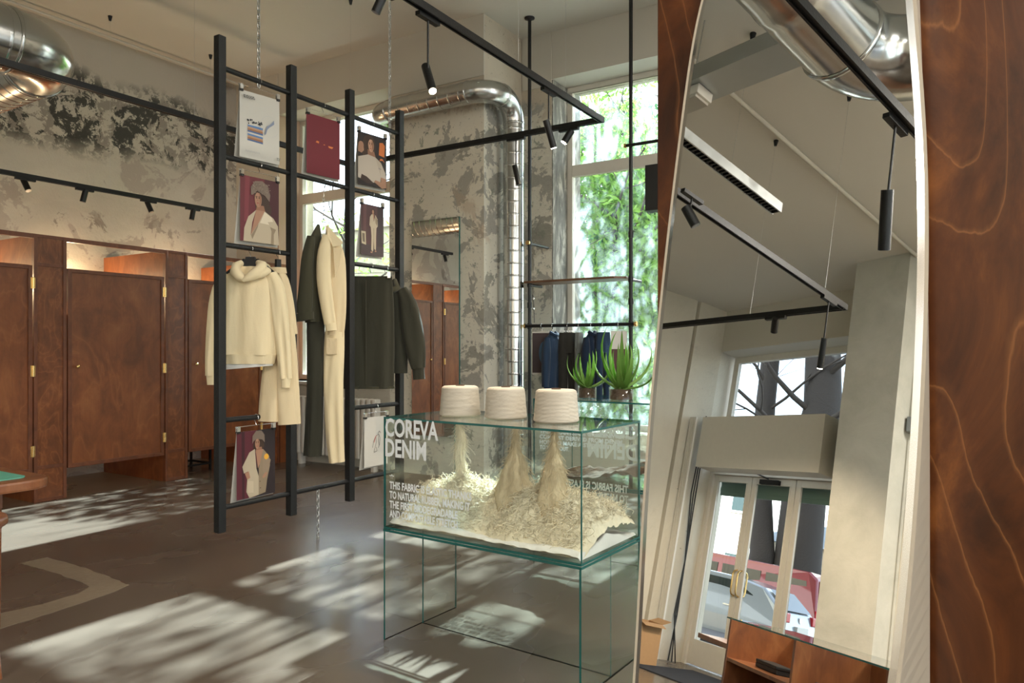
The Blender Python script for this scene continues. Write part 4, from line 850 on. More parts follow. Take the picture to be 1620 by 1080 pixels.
# jumpsuits in the centre bay on a linked hanger
h = empty('chain_hanger', (LX, 3.927, 2.652), RAD(0), 'cascade hook chain in the middle bay of the ladder holding both jumpsuits', 'hanger')
hook(MB(), drop=.12, M=T(rz=0)).build('hook', M_['chrome'], h, local=True)
ch = MB()
for i in range(6):
    c = V3((0, 0, -.135-.032*i)); ch.tube([c + V3(((0 if i % 2 else 1)*.009*cos(a), (1 if i % 2 else 0)*.009*cos(a), .019*sin(a))) for a in [2*pi*k/10 for k in range(11)]], .002, 5, cap=False)
ch.build('link', M_['chrome'], h, local=True)
MB().tube([(-.05, -.06, -.305), (0, 0, -.30), (.05, .05, -.31)], .003, 6).tube([(0, .0, -.30), (.02, -.02, -.24), (.05, -.03, -.21)], .002, 5).build('arm', M_['chrome'], h, local=True)
g = garment_root('jumpsuit', 3.90, 'dark olive jumpsuit hanging side-on in the middle bay behind the cream one', 'jumpsuit')
MB().loft([(-.026, 2.335, .008, .02, .03), (-.034, 2.27, .034, .05, .03), (-.055, 2.20, .052, .09, .03), (-.062, 2.10, .062, .12, .03), (-.066, 1.93, .068, .13, .03), (-.06, 1.74, .070, .12, .03), (-.055, 1.6, .066, .10, .03)], n=36, fold=.012, k=4, seed=21).build('bodice', M_['olive'], g, local=True)
MB().loft([(-.058, 2.23, .03, .03, -.05), (-.078, 2.10, .044, .04, -.07), (-.086, 1.90, .050, .045, -.08), (-.094, 1.74, .058, .048, -.08), (-.104, 1.66, .060, .046, -.08)], n=24, fold=.008, k=3, seed=22).build('sleeve', M_['olive'], g, local=True)
MB().loft([(-.108, 1.665, .076, .05, -.08), (-.100, 1.61, .072, .045, -.08)], n=24, fold=.004, k=6, seed=2).build('cuff', M_['olive'], g, local=True)
MB().loft([(-.05, 1.62, .066, .09, .04), (-.05, 1.36, .064, .08, .04), (-.055, 1.08, .060, .07, .04), (-.064, .80, .066, .06, .04), (-.074, .60, .066, .06, .04)], n=30, fold=.012, k=4, seed=23, flow=2).build('leg', M_['olive2'], g, local=True)
g = garment_root('jumpsuit', 3.955, 'cream jumpsuit hanging side-on in the middle bay with open collar', 'jumpsuit')
MB().loft([(.004, 2.325, .008, .02), (.028, 2.26, .036, .04), (.052, 2.19, .062, .06), (.066, 2.12, .074, .07), (.078, 1.93, .072, .075), (.084, 1.74, .066, .07), (.075, 1.58, .068, .06), (.06, 1.5, .07, .06)], n=36, fold=.012, k=4, seed=31).build('bodice', M_['cream2'], g, local=True)
MB().loft([(.020, 2.24, .03, .03, -.07), (.006, 2.12, .050, .045, -.10), (.006, 1.93, .054, .05, -.11), (.026, 1.76, .050, .045, -.11), (.046, 1.64, .046, .04, -.11), (.056, 1.585, .044, .035, -.11)], n=26, fold=.009, k=3, seed=32).build('sleeve', M_['cream'], g, local=True)
MB().loft([(.058, 1.59, .042, .034, -.11), (.064, 1.535, .040, .032, -.11)], n=22, fold=.003, k=6, seed=2).build('cuff', M_['cream'], g, local=True)
MB().add([(.03, -.06, 2.31), (.145, -.09, 2.19), (.13, -.10, 2.165), (.075, -.11, 2.155), (.03, -.1, 2.24), (.03, -.052, 2.31), (.145, -.082, 2.19), (.13, -.092, 2.165), (.075, -.10, 2.155), (.03, -.09, 2.24)], [(4, 3, 2, 1, 0), (5, 6, 7, 8, 9)] + [(i, (i+1) % 5, 5+(i+1) % 5, 5+i) for i in range(5)]).build('collar', M_['cream'], g, local=True)
MB().add([(.075, -.10, 2.15), (.14, -.085, 2.14), (.115, -.085, 2.02), (.085, -.09, 1.93), (.075, -.092, 2.15), (.14, -.077, 2.14), (.115, -.077, 2.02), (.085, -.082, 1.93)], [(3, 2, 1, 0), (4, 5, 6, 7)] + [(i, (i+1) % 4, 4+(i+1) % 4, 4+i) for i in range(4)]).build('lapel', M_['cream2'], g, local=True)
MB().loft([(.062, 1.53, .072, .06), (.057, 1.40, .078, .06), (.052, 1.17, .074, .06), (.057, .89, .072, .055), (.066, .70, .066, .05), (.08, .55, .060, .05)], n=32, fold=.013, k=4, seed=33, flow=2).build('leg', M_['cream'], g, local=True)
MB().box(.02, .10, -.083, -.073, 1.36, 1.48).build('pocket', M_['cream2'], g, local=True, bevel=.004)
# skirt and jacket in the right bay
h = empty('clip_hanger', (LX, 4.41, 2.070), CA, 'metal clip hanger holding the dark olive skirt', 'hanger')
hook(MB(), drop=.055, M=T(x=.02, rz=HK)).build('hook', M_['chrome'], h, local=True)
MB().tube([(-.18, 0, -.062), (.19, 0, -.055)], .0022, 6).build('bar', M_['chrome'], h, local=True)
for x in (-.16, .17): MB().box(x-.012, x+.012, -.035, .035, -.10, -.05).build('clip', M_['chrome'], h, local=True)
g = garment_root('skirt', 4.41, 'long dark olive skirt clipped in the right bay of the black ladder', 'skirt')
MB().loft([(0, 1.985, .188, .025), (0, 1.94, .194, .030), (0, 1.66, .206, .045), (-.005, 1.36, .214, .052), (-.005, 1.084, .211, .055)], n=48, fold=.016, k=5, seed=41).build('panel', M_['olive2'], g, local=True)
MB().loft([(-.005, 1.10, .2135, .058), (-.005, 1.082, .2135, .058)], n=48, fold=.016, k=5, seed=41).build('hem', M_['olive'], g, local=True)
MB().box(-.012, -.009, -.056, -.046, 1.12, 1.95).build('seam', M_['olive'], g, local=True)
h = empty('coat_hanger', (LX, 4.62, 0), CA, 'black coat hanger inside the dark olive jacket', 'hanger'); hookz(h, 2.070, rot=HK)
MB().loft([(-.14, 1.87, .012, .02), (0, 1.99, .03, .012), (.14, 1.87, .012, .02)], n=12).build('shoulder_bar', M_['plasticblack'], h, local=True)
g = garment_root('jacket', 4.62, 'dark olive jacket hanging behind the skirt with one sleeve out to the right', 'jacket')
MB().loft([(.0, 1.95, .05, .03), (.0, 1.91, .13, .05), (.0, 1.85, .185, .055), (.0, 1.70, .19, .06), (0, 1.46, .185, .06), (0, 1.20, .18, .06)], n=40, fold=.012, k=5, seed=42).build('body', M_['olive2'], g, local=True)
MB().loft([(.13, 1.895, .045, .04, -.02), (.17, 1.83, .072, .055, -.02), (.20, 1.66, .092, .06, -.02), (.225, 1.50, .094, .06, -.02), (.25, 1.36, .082, .055, -.02), (.268, 1.24, .058, .045, -.02)], n=30, fold=.013, k=3, seed=43, flow=2.5).build('sleeve', M_['olive2'], g, local=True)
MB().loft([(.268, 1.25, .050, .038, -.02), (.276, 1.15, .050, .036, -.02)], n=24, fold=.003, k=7, seed=2).build('cuff', M_['olive2'], g, local=True)
MB().loft([(-.13, 1.895, .045, .04), (-.19, 1.80, .07, .05), (-.23, 1.5, .08, .05), (-.25, 1.2, .055, .04)], n=24, fold=.012, k=3, seed=44).build('sleeve', M_['olive2'], g, local=True)
MB().tube([(-.06, .0, 1.97), (-.02, -.06, 1.93), (.05, -.075, 1.87), (.10, -.06, 1.90), (.07, 0, 1.97)], [.02, .03, .035, .03, .02], 12).build('collar', M_['olive'], g, local=True)

# ================================================================== GLASS DISPLAY CASES
def text_mesh(txt, size, bold=.012, mat=None):
    c = bpy.data.curves.new('t', 'FONT'); c.body = txt; c.size = size; c.offset = bold*size; c.space_character = 1.0; c.resolution_u = 3
    o = bpy.data.objects.new('t', c); COL.objects.link(o); dg = bpy.context.evaluated_depsgraph_get(); me = bpy.data.meshes.new_from_object(o.evaluated_get(dg))
    COL.objects.unlink(o); bpy.data.objects.remove(o); return me
def lettering(parent, txt, x, y, z, cap, width, rz=0, name='lettering'):
    """flat vinyl letters on an upright pane; (x, y, z) is the left baseline in the parent's space, cap the capital height"""
    me = text_mesh(txt, 1.0, .028 if cap > .05 else .034); xs = [v.co.x for v in me.vertices]; ys = [v.co.y for v in me.vertices if True]
    x0, x1 = min(xs), max(xs); caph = .70
    o = bpy.data.objects.new(name, me); COL.objects.link(o); me.name = name; me.materials.clear(); me.materials.append(M_['frosted'])
    o.parent = parent; sx = width/(x1-x0); sz = cap/caph
    for v in me.vertices: v.co = V3(((v.co.x-x0)*sx, 0, v.co.y*sz))
    o.location = (x, y, z); o.rotation_euler = (0, 0, rz)
    return o
GM = [M_['glass'], M_['edge']]
LG, WD, HT, HB = 1.093, .54, 1.0736, .5356
def case(name, loc, rz, label, wd=WD):
    c = empty(name, loc, rz, label, 'display case')
    t = .008
    MB().plate(0, LG, 0, wd, HT-.010, HT).build('glass_top', GM, c, local=True)
    MB().plate(0, LG, 0, t, HB+.010, HT-.010).build('front_pane', GM, c, local=True); MB().plate(0, LG, wd-t, wd, HB+.010, HT-.010).build('back_pane', GM, c, local=True)
    MB().plate(0, t, t, wd-t, HB+.010, HT-.010).build('side_pane', GM, c, local=True); MB().plate(LG-t, LG, t, wd-t, HB+.010, HT-.010).build('side_pane', GM, c, local=True)
    MB().plate(0, LG, 0, wd, HB, HB+.010).build('bottom_pane', GM, c, local=True); MB().plate(-.002, LG+.002, -.002, wd+.002, HB-.013, HB-.002).build('table_pane', GM, c, local=True)
    for x in (0, LG-.010): MB().plate(x, x+.010, 0, wd, 0, HB-.013).build('leg_pane', GM, c, local=True)
    MB().plate(.010, LG-.010, wd*.5-.005, wd*.5+.005, 0, HB-.013).build('cross_pane', GM, c, local=True)
    return c
RZ = math.atan2(2.626-2.683, 1.092)
dc = case('display_case', (-2.411, 2.683, 0), RZ, 'glass display case of raw cotton with three yarn cones on top')
big = [('COREVA', .985, .335), ('DENIM', .888, .262)]
small = [('*', .765, .03), ('THIS FABRIC IS ÉLASTIC THANKS', .733, .50), ('TO NATURAL RUBBER, MAKING IT', .687, .49), ('THE FIRST BIODEGRADABLE', .641, .42), ('AND COMPOSTABLE STRETCH', .597, .42)]
for t_, z, w_ in big: lettering(dc, t_, .012, -.0012, z, .082, w_)
for t_, z, w_ in small: lettering(dc, t_, .04, -.0012, z, .034, w_)
for t_, z, w_ in big: lettering(dc, t_, LG-.012, WD+.0012, z, .072, w_, pi)
for t_, z, w_ in small: lettering(dc, t_, LG-.06, WD+.0012, z, .034, w_, pi)
rc = case('display_case', (-2.465, 4.20, 0), RAD(-1), 'second glass display case behind, with soil inside and two aloes on top')
for t_, z, w_ in (('*', .91, .03), ('FROM STRETCH DENIM TO EARTH', .885, .60), ('THESE PLANTS ARE GROWN WITH', .85, .62), ('COMPOST DERIVED FROM DENIM,', .815, .60), ('HOPE TO MAKE A STEP FURTHER', .78, .58), ('TO WEAR OUT.', .745, .22)): lettering(rc, t_, .05, -.0012, z, .025, w_)

DM = Matrix.Translation((-2.411, 2.683, 0)) @ Matrix.Rotation(RZ, 4, 'Z')
def mound_h(x, y):
    u, v = x/LG, y/WD
    e = min(1, .35+9*min(u-.0, 1.0-u))*min(1, 3.6*max(0, min(v-.07-.05*noise.noise(V3((u*7, 0, 3))), 1.12-v))) if 0 < u < 1 else 0
    return max(0, e)*(.135 + .025*noise.noise(V3((u*5, v*3, 1))) + .055*abs(noise.noise(V3((u*12, v*7, 4)))) + .035*abs(noise.noise(V3((u*27, v*15, 2)))) + .022*abs(noise.noise(V3((u*60, v*32, 7)))) + .03*math.exp(-((u-.27)**2/.02 + (v-.5)**2/.08)) + .03*math.exp(-((u-.60)**2/.012 + (v-.5)**2/.06)) + .02*math.exp(-((u-.78)**2/.012+(v-.5)**2/.06)))
def grid_mesh(x0, x1, y0, y1, nx, ny, fz, M=None):
    mb = MB(); mb.add([(x0+(x1-x0)*i/nx, y0+(y1-y0)*j/ny, fz(x0+(x1-x0)*i/nx, y0+(y1-y0)*j/ny)) for j in range(ny+1) for i in range(nx+1)], [(j*(nx+1)+i, j*(nx+1)+i+1, (j+1)*(nx+1)+i+1, (j+1)*(nx+1)+i) for j in range(ny) for i in range(nx)], 0, True, M); return mb
# crumpled sheet under the cotton
def sheet_z(x, y):
    u, v = x/LG, y/WD; f = 1-min(1, v*3.2)
    lift = min(1, v*14)
    r = .5535 + lift*.004 + lift*.010*noise.noise(V3((u*6, v*5, 3))) + .012*abs(noise.noise(V3((u*13+v*6, v*9, 5)))) + lift*.024*f*(.6+.5*noise.noise(V3((u*4, 0, 9)))) + lift*f*.020*abs(noise.noise(V3((u*16+v*14, v*7-u*3, 2)))) + lift*f*.010*abs(noise.noise(V3((u*34-v*12, v*16, 8)))) + .05*math.exp(-((u-.97)/.05)**2)*max(0, 1-abs(v-.5)*3)
    return r if min(u, 1-u) > .015 and v > .02 else .552
ws = grid_mesh(.014, LG-.014, .014, WD-.014, 110, 50, sheet_z, DM)
tag(ws.build('white_sheet', M_['white_cloth']), 'crumpled white cloth lining the floor of the front glass case', 'cloth')
rn = random.Random(11)
mm = grid_mesh(.014, LG-.014, .03, WD-.014, 240, 120, lambda x, y: .553 + mound_h(x, y), DM)
mo = mm.build('cotton_pile', M_['cotton']); tag(mo, 'pile of loose raw cotton spread over the floor of the front glass case', 'cotton', kind='stuff')
fz_ = MB()
def strand(mb, p, ln, r, rn, up=.5, seg=5, curl=.8):
    d = V3((rn.gauss(0, 1), rn.gauss(0, 1), abs(rn.gauss(up, .5)))).normalized(); pts = [p]; q = p.copy()
    for _ in range(seg):
        d = (d + V3((rn.gauss(0, curl), rn.gauss(0, curl), rn.gauss(-.05, curl*.7)))).normalized(); q = q + d*ln/seg; pts.append(q.copy())
    mb.tube(pts, r, 3, cap=False)
def inside(p):
    l = DM.inverted() @ p; return .010 < l.x < LG-.012 and .012 < l.y < WD-.012 and .55 < l.z < HT-.015
for _ in range(9000):
    x = rn.uniform(.04, LG-.04); y = rn.uniform(.06, WD-.04); hh = mound_h(x, y)
    if hh < .03: continue
    p = DM @ V3((x, y, .553+hh)); m1 = MB(); strand(m1, p, rn.uniform(.02, .075), .0014, rn, .2, curl=1.1)
    if all(inside(v) for v in m1.v[::3]): fz_.add(m1.v, m1.f, 0, True)
fz_.build('loose_fibres', M_['cotton'], mo, kind='stuff')
def tuft(x, y, prof, label, mat, n, seed, wob=.004):
    """fibres pulled down from a cone: prof = (z, radius)"""
    rn = random.Random(seed); mb = MB(); off = lambda z: V3((noise.noise(V3((z*7, seed, 0)))*wob*6, noise.noise(V3((z*7, seed, 5)))*wob*4, 0))
    prof2 = []
    for a, b_ in zip(prof[:-1], prof[1:]):
        for j in range(8): prof2.append((a[0]+(b_[0]-a[0])*j/8, a[1]+(b_[1]-a[1])*j/8))
    prof2.append(prof[-1]); K = 26; c0_ = V3((x, y, 0)); vs = []
    for z, r in prof2:
        for k in range(K):
            a = 2*pi*k/K; rr = r*(.86+.28*noise.noise(V3((cos(a)*2, sin(a)*2, z*9+seed)))+.16*noise.noise(V3((cos(a)*7, sin(a)*7, z*14))))
            vs.append(DM @ (c0_ + off(z) + V3((rr*cos(a), rr*sin(a), z))))
    N_ = len(prof2); mb.add(vs, [(i*K+k, i*K+(k+1) % K, (i+1)*K+(k+1) % K, (i+1)*K+k) for i in range(N_-1) for k in range(K)], 0, True)
    o = mb.build('fibre_tuft', mat); tag(o, label, 'fibre', 'cotton fibres pulled down under the yarn cones')
    fb = MB()
    for _ in range(n):
        i = rn.randrange(N_-1); z, r = prof2[i]; a = rn.uniform(0, 2*pi); r *= rn.uniform(.85, 1.08)
        p = DM @ (c0_ + off(z) + V3((r*cos(a), r*sin(a), z)))
        d = V3((cos(a)*.25, sin(a)*.25, -1)); pts = [p]; q = p.copy(); ln = rn.uniform(.02, .07)
        for _k in range(4): d = (d+V3((rn.gauss(0, .35), rn.gauss(0, .35), rn.gauss(0, .2)))).normalized(); q = q+d*ln/4; pts.append(q.copy())
        if all(inside(p_) for p_ in pts): fb.tube(pts, .0007, 3, cap=False)
    fb.build('stray_fibres', mat, o, kind='stuff')
tuft(.262, .26, [(1.058, .006), (1.02, .012), (.96, .024), (.90, .028), (.82, .024), (.76, .032), (.69, .06)], 'white ragged fibre strand falling under the leftmost cone', M_['cotton'], 700, 1, .006)
tuft(.600, .25, [(1.058, .010), (.98, .014), (.92, .030), (.86, .055), (.80, .075), (.74, .095), (.66, .12)], 'cone-shaped fibre tuft falling under the middle yarn cone', M_['cotton2'], 1100, 2, .003)
tuft(.815, .24, [(1.058, .009), (.98, .014), (.92, .030), (.86, .048), (.80, .066), (.74, .088), (.64, .11)], 'cone-shaped fibre tuft falling under the rightmost yarn cone', M_['cotton2'], 1100, 3, .003)
# yarn cones on top
def cone(x, y, label, sc=1, tw=0):
    c = empty('yarn_cone', DM @ V3((x, y, HT)), tw, label, 'yarn cone', 'yarn cones on the glass case'); prof = [(.012, .0), (.088, .0), (.099, .006)]
    for i in range(64):
        z = .008+.127*i/63; prof.append((.1-.010*i/63 + .0011*(i % 2) + .0012*noise.noise(V3((z*40, tw, 0))), z))
    prof += [(.086, .142), (.078, .146), (.026, .147), (.020, .146)]
    mb = MB(); mb.lathe([(r*sc, z) for r, z in prof], 48)
    o = mb.build('yarn_winding', M_['yarn'], c, local=True)
    for v in o.data.vertices:
        r = math.hypot(v.co.x, v.co.y)
        if r > .06: a = math.atan2(v.co.y, v.co.x); k = 1+.008*noise.noise(V3((cos(a)*2, sin(a)*2, v.co.z*30+tw))); v.co.x *= k; v.co.y *= k
    MB().lathe([(.0215, .125), (.0215, .1515), (.017, .1515), (.017, .13)], 20, closed=False).lathe([(.0168, .149), (.001, .149)], 20, closed=False).build('core', M_['core'], c, local=True)
    return c
m, nt, b = newmat('cream_yarn'); co = objco(nt); wv = N(nt, 'ShaderNodeTexWave', i_Scale=95, i_Distortion=3.5, i_Detail=2, i_Detail_Scale=.5); wv.bands_direction = 'Z'; L(nt, co, wv.inputs[0])
nn = noi(nt, mapp(nt, co, (9, 9, 60)), 1, 5, .6, .5); L(nt, mix(nt, nn, (.76, .67, .52), (.86, .79, .66)), b.inputs['Base Color']); b.inputs['Roughness'].default_value = .95
bump(nt, b, mth(nt, 'ADD', wv.outputs[0], mth(nt, 'MULTIPLY', nn, 2.2)), .7, .004); M_['yarn'] = m
M_['core'] = plain('cardboard_core', (.10, .06, .035), .8)
iv = DM.inverted()
cone(*(iv @ V3((-2.136, 2.93, 0))).xy, 'leftmost of the three cream yarn cones on the glass case', 1.0, .2)
cone(*(iv @ V3((-1.87, 2.93, 0))).xy, 'middle of the three cream yarn cones on the glass case', 1.0, 1.7)
cone(*(iv @ V3((-1.583, 2.90, 0))).xy, 'rightmost and nearest of the three cream yarn cones on the glass case', 1.02, 3.3)

# rear case content and aloes
RM = Matrix.Translation((-2.465, 4.20, 0)) @ Matrix.Rotation(RAD(-1), 4, 'Z')
sm_ = grid_mesh(.02, LG-.02, .02, WD-.02, 80, 40, lambda x, y: .548 + max(0, .02+.25*max(0, x/LG-.25)*(.8+.5*noise.noise(V3((x*6, y*6, 0)))) + .02*noise.noise(V3((x*22, y*22, 0))))*min(1, 12*min(x/LG, 1-x/LG)), RM)
tag(sm_.build('soil_heap', M_['soil']), 'heap of brown compost inside the rear glass case', 'soil', kind='stuff')
def aloe(x, y, r, n, ln, seed, label, tips=None):
    a_ = empty('potted_aloe', RM @ V3((x, y, HT)), 0, label, 'plant', 'aloes on the rear glass case'); rn = random.Random(seed); hp = .085
    MB().lathe([(r, 0), (r, hp), (r-.004, hp), (r-.004, .006), (.002, .006)], 28, closed=False).lathe([(r, .0), (.001, 0)], 28, closed=False).build('glass_pot', M_['glass'], a_, local=True)
    MB().lathe([(r-.006, .007), (r-.006, hp*.80), (.002, hp*.86)], 24, closed=True).build('soil', M_['soil'], a_, local=True)
    for i in range(n):
        az_ = 2.4*i+rn.uniform(-.25, .25); f = i/n; tilt = RAD(8+62*(1-f)**.8+rn.uniform(-8, 8)); l = ln*(.72+.4*rn.random())*(1 if f < .8 else .85); w_ = r*.40*(1 if f < .9 else .8)
        K = 12; mb = MB(); vs = []
        for k in range(K+1):
            t = k/K; ww = w_*(1-t)**.75*(1 if t > .08 else .75); th = w_*.38*(1-t)**.7+.0006; ang = tilt - RAD(28)*t*t*(1 if f < .7 else .4) + RAD(18)*math.sin(t*2)*(.4 if f < .4 else 0)
            rad = .006+l*t*sin(ang); z = hp*.78+l*t*cos(ang)*(1 if tilt < 1.2 else .9); tang = V3((0, cos(ang), -sin(ang)))
            for q, (px_, nx_) in enumerate(((-1, .5), (-.55, -.45), (0, -.7), (.55, -.45), (1, .5), (.5, .05), (0, -.05), (-.5, .05))):
                tooth = 1+.10*(1 if k % 2 else -1)*(abs(px_) == 1); vs.append(V3((rad, 0, z)) + V3((0, 1, 0))*ww*px_*tooth + V3((cos(ang), 0, -sin(ang)))*(-1)*(-nx_)*th)
        fs = [(i2*8+q, i2*8+(q+1) % 8, (i2+1)*8+(q+1) % 8, (i2+1)*8+q) for i2 in range(K) for q in range(8)]
        mb.add(vs, fs, 0, True, Matrix.Rotation(az_, 4, 'Z')); mb.build('leaf', M_['aloe'], a_, local=True)
    return a_
aloe(.295, .20, .062, 11, .25, 3, 'smaller aloe in a glass pot standing left on the rear glass case')
aloe(.555, .17, .078, 14, .38, 8, 'larger aloe in a glass pot standing right on the rear glass case')

# ================================================================== PIPE RACK in front of the right window
RY = 6.79
pr_ = empty('pipe_rack', (-3.45, RY, 0), 0, 'black floor-to-ceiling pipe rack with brass ends in front of the right window', 'rack')
for x in (-4.03, -2.867):
    MB().tube([(x, RY, 0), (x, RY, CH)], .019, 14).build('upright', M_['pole_black'], pr_); MB().lathe([(.055, 0), (.055, .012), (.022, .02), (.022, .03)], 20, M=T(x, RY, CH-.0005, rx=pi)).build('ceiling_flange', M_['pole_black'], pr_)
    MB().lathe([(.055, 0), (.055, .012), (.022, .02), (.022, .03)], 20, M=T(x, RY, 0)).build('foot_flange', M_['pole_black'], pr_)
MB().tube([(-4.06, RY-.035, 1.646), (-2.81, RY-.035, 1.646)], .018, 14).build('clothes_rail', M_['pole_black'], pr_)
for x in (-4.068, -2.80): MB().lathe([(.023, -.012), (.026, -.006), (.026, .006), (.023, .012)], 16, M=T(x, RY-.035, 1.646, ry=pi/2)).build('brass_cap', M_['brass'], pr_)
MB().tube([(-2.90, RY-.035, 3.405), (-1.95, RY-.035, 3.405)], .016, 12).build('upper_rail', M_['pole_black'], pr_)
MB().lathe([(.022, -.01), (.022, .01)], 16, M=T(-2.91, RY-.035, 3.405, ry=pi/2)).build('brass_cap', M_['brass'], pr_)
MB().tube([(-4.03, RY-.02, 2.53), (-4.03, RY+.40, 2.53)], .016, 12).build('wall_arm', M_['pole_black'], pr_); MB().lathe([(.024, -.01), (.024, .01)], 16, M=T(-4.03, RY-.035, 2.535, rx=pi/2)).build('brass_cap', M_['brass'], pr_)
for x in (-4.03, -2.867):
    for z in (1.646, 2.53, 2.09, 1.87): MB().tube([(x, RY, z-.03), (x, RY, z+.03)], .026, 12).build('clamp', M_['pole_black'], pr_)
for x in (-4.03, -2.867): MB().tube([(x, RY-.03, 2.085), (x, RY+.26, 2.085)], .015, 10).build('shelf_arm', M_['pole_black'], pr_)
sp = MB().prism([(-4.07, RY-.06), (-3.02, RY-.06), (-2.93, RY+.03), (-2.93, RY+.27), (-4.07, RY+.27)], 2.102, 2.125)
tag(sp.build('wood_shelf', M_['shelfwood'], bevel=.003), 'dark wooden shelf board lying on the pipe rack above the clothes rail', 'shelf')
b = empty('bulb_cable', (-3.97, RY-.01, 1.93), 0, 'black cable with small round bulbs hanging beside the left rack pole', 'cable')
MB().tube([(-3.985, RY-.01, 1.98), (-3.965, RY-.02, 1.85), (-3.96, RY-.02, 1.68)], .004, 6).build('cord', M_['black'], b)
for z in (1.94, 1.83): MB().lathe([(.004, -.016), (.014, -.008), (.016, 0), (.012, .01), (.004, .015)], 12, M=T(-3.965, RY-.03, z)).build('bulb', M_['chrome'], b)
tag(MB().box(-2.68, -2.46, RY-.10, RY+.05, 2.73, 3.17).build('loudspeaker', M_['speaker'], bevel=.006), 'black loudspeaker box at the right window beside the upper rail', 'speaker')
tag(MB().tube([(-2.57, RY-.035, 3.17), (-2.57, RY-.035, 3.39)], .008, 8).build('speaker_bracket', M_['pole_black']), 'thin black rod holding the loudspeaker under the upper rail', 'bracket')
def rack_item(x, kind, mat, label, cat, w=.16, zb=1.05, seed=0, rz=CA, d=.04):
    g = empty(cat.replace(' ', '_') if kind != 'print' else 'hanging_print', (x, RY-.035, 0), rz, label, cat)
    hook(MB(), drop=.06, M=T(0, 0, 1.646, rz=RAD(90)-rz+RAD(90) if False else -rz)).build('hook', M_['chrome'], g, local=True)
    if kind == 'jacket':
        MB().loft([(0, 1.57, .03, .02), (0, 1.54, w*.55, .04), (0, 1.50, w, .06), (0, 1.40, w*1.05, .07), (0, zb, w, .07)], n=32, fold=.012, k=5, seed=seed).build('body', mat, g, local=True)
        for s in (-1, 1): MB().loft([(s*w*.8, 1.51, .03, .03), (s*w*1.12, 1.42, .045, .045, -.02), (s*w*1.25, 1.2, .045, .045, -.02), (s*w*1.28, zb+.03, .035, .035, -.02)], n=18, fold=.008, k=3, seed=seed+s).build('sleeve', mat, g, local=True)
        MB().tube([(-.05, 0, 1.575), (-.03, -.05, 1.545), (.03, -.05, 1.545), (.05, 0, 1.575)], .018, 8).build('collar', mat, g, local=True)
    elif kind == 'trousers':
        MB().tube([(-w*.9, 0, 1.585), (w*.9, 0, 1.585)], .003, 6).build('hanger_bar', M_['chrome'], g, local=True)
        MB().loft([(0, 1.57, w*.8, .03), (0, 1.5, w*.9, .05), (0, 1.36, w*.95, .055)], n=30, fold=.012, k=4, seed=seed).build('hips', mat, g, local=True)
        for s in (-1, 1): MB().loft([(s*w*.45, 1.40, w*.48, .05), (s*w*.46, zb, w*.42, .045)], n=18, fold=.010, k=3, seed=seed+s).build('leg', mat, g, local=True)
    else:
        MB().tube([(-w, 0, 1.59), (w, 0, 1.59)], .003, 6).build('hanger_bar', M_['chrome'], g, local=True)
        MB().box(-w, w, -.002, .002, zb, 1.58).build('sheet', M_['paper'], g, local=True)
        MB().box(-w*.98, w*.98, -.004, -.0025, zb+.02, 1.57 if mat != 'maroon' else 1.40).build('print', flat('p', (.07, .012, .014) if mat == 'maroon' else (.03, .012, .014)), g, local=True)
        if mat != 'maroon': MB().prism(ell(.02, 1.36, .05, .12), .0042, .0050, M=Matrix.Rotation(pi/2, 4, 'X')).build('printed_figure', flat('p', (.03, .10, .2)), g, local=True)
    return g
rack_item(-3.86, 'print', 'dark', 'dark print on white paper hanging first from the left on the pipe rack', 'print', .10, 1.13, rz=CA-.1)
rack_item(-3.73, 'jacket', M_['denim'], 'blue denim jacket hanging on the pipe rack next to the dark print', 'jacket', .12, .98, 3, CA+.9)
rack_item(-3.55, 'trousers', M_['charcoal'], 'dark charcoal trousers hanging in the middle of the pipe rack', 'trousers', .11, .95, 5)
rack_item(-3.42, 'trousers', M_['greycloth'], 'pale grey trousers hanging side-on right of the charcoal pair', 'trousers', .05, .95, 7)
rack_item(-3.28, 'jacket', M_['denimdark'], 'very dark denim jacket hanging right of the grey trousers', 'jacket', .10, .98, 9, CA+.8)
rack_item(-3.15, 'trousers', M_['denim'], 'blue jeans hanging near the right end of the pipe rack', 'jeans', .085, .90, 11)
rack_item(-2.98, 'print', 'maroon', 'white sheet with a maroon block hanging last on the pipe rack', 'print', .08, 1.05)

# ================================================================== TRACK LIGHTING
TZ = 3.27
def track(name, pts, label, wires, group=None, z=TZ):
    t = empty(name, (*pts[0], z), 0, label, 'track light rail', group)
    for a, b_ in zip(pts[:-1], pts[1:]):
        a = V3((*a, 0)); b_ = V3((*b_, 0)); d = (b_-a).normalized(); nrm = V3((-d.y, d.x, 0)); mm = Matrix(((d.x, nrm.x, 0, a.x), (d.y, nrm.y, 0, a.y), (0, 0, 1, z), (0, 0, 0, 1)))
        l = (b_-a).length
        MB().box(-.018, l+.018, -.018, .018, -.012, .022, M=mm).box(-.018, l+.018, -.018, -.008, -.022, -.012, M=mm).box(-.018, l+.018, .008, .018, -.022, -.012, M=mm).build('profile', M_['black'], t)
    for x, y in wires:
        MB().tube([(x, y, z+.02), (x, y, CH-.05)], .0012, 4).build('suspension_wire', M_['zinc'], t); MB().lathe([(.012, 0), (.022, .05)], 12, M=T(x, y, CH-.052)).build('ceiling_cup', M_['black'], t)
    return t
track('track_rail', [(-5.36, -3.17), (-5.36, 5.48), (-2.57, 5.48), (-2.48, -3.17), (-5.36, -3.17)], 'large rectangular black track rail hung on wires around the middle of the shop', [(-5.36, 5.47), (-5.36, 3.7), (-2.58, 4.2), (-2.9, 5.48), (-2.49, -2.9), (-3.3, -3.17), (-5.36, .4), (-2.52, .2)])
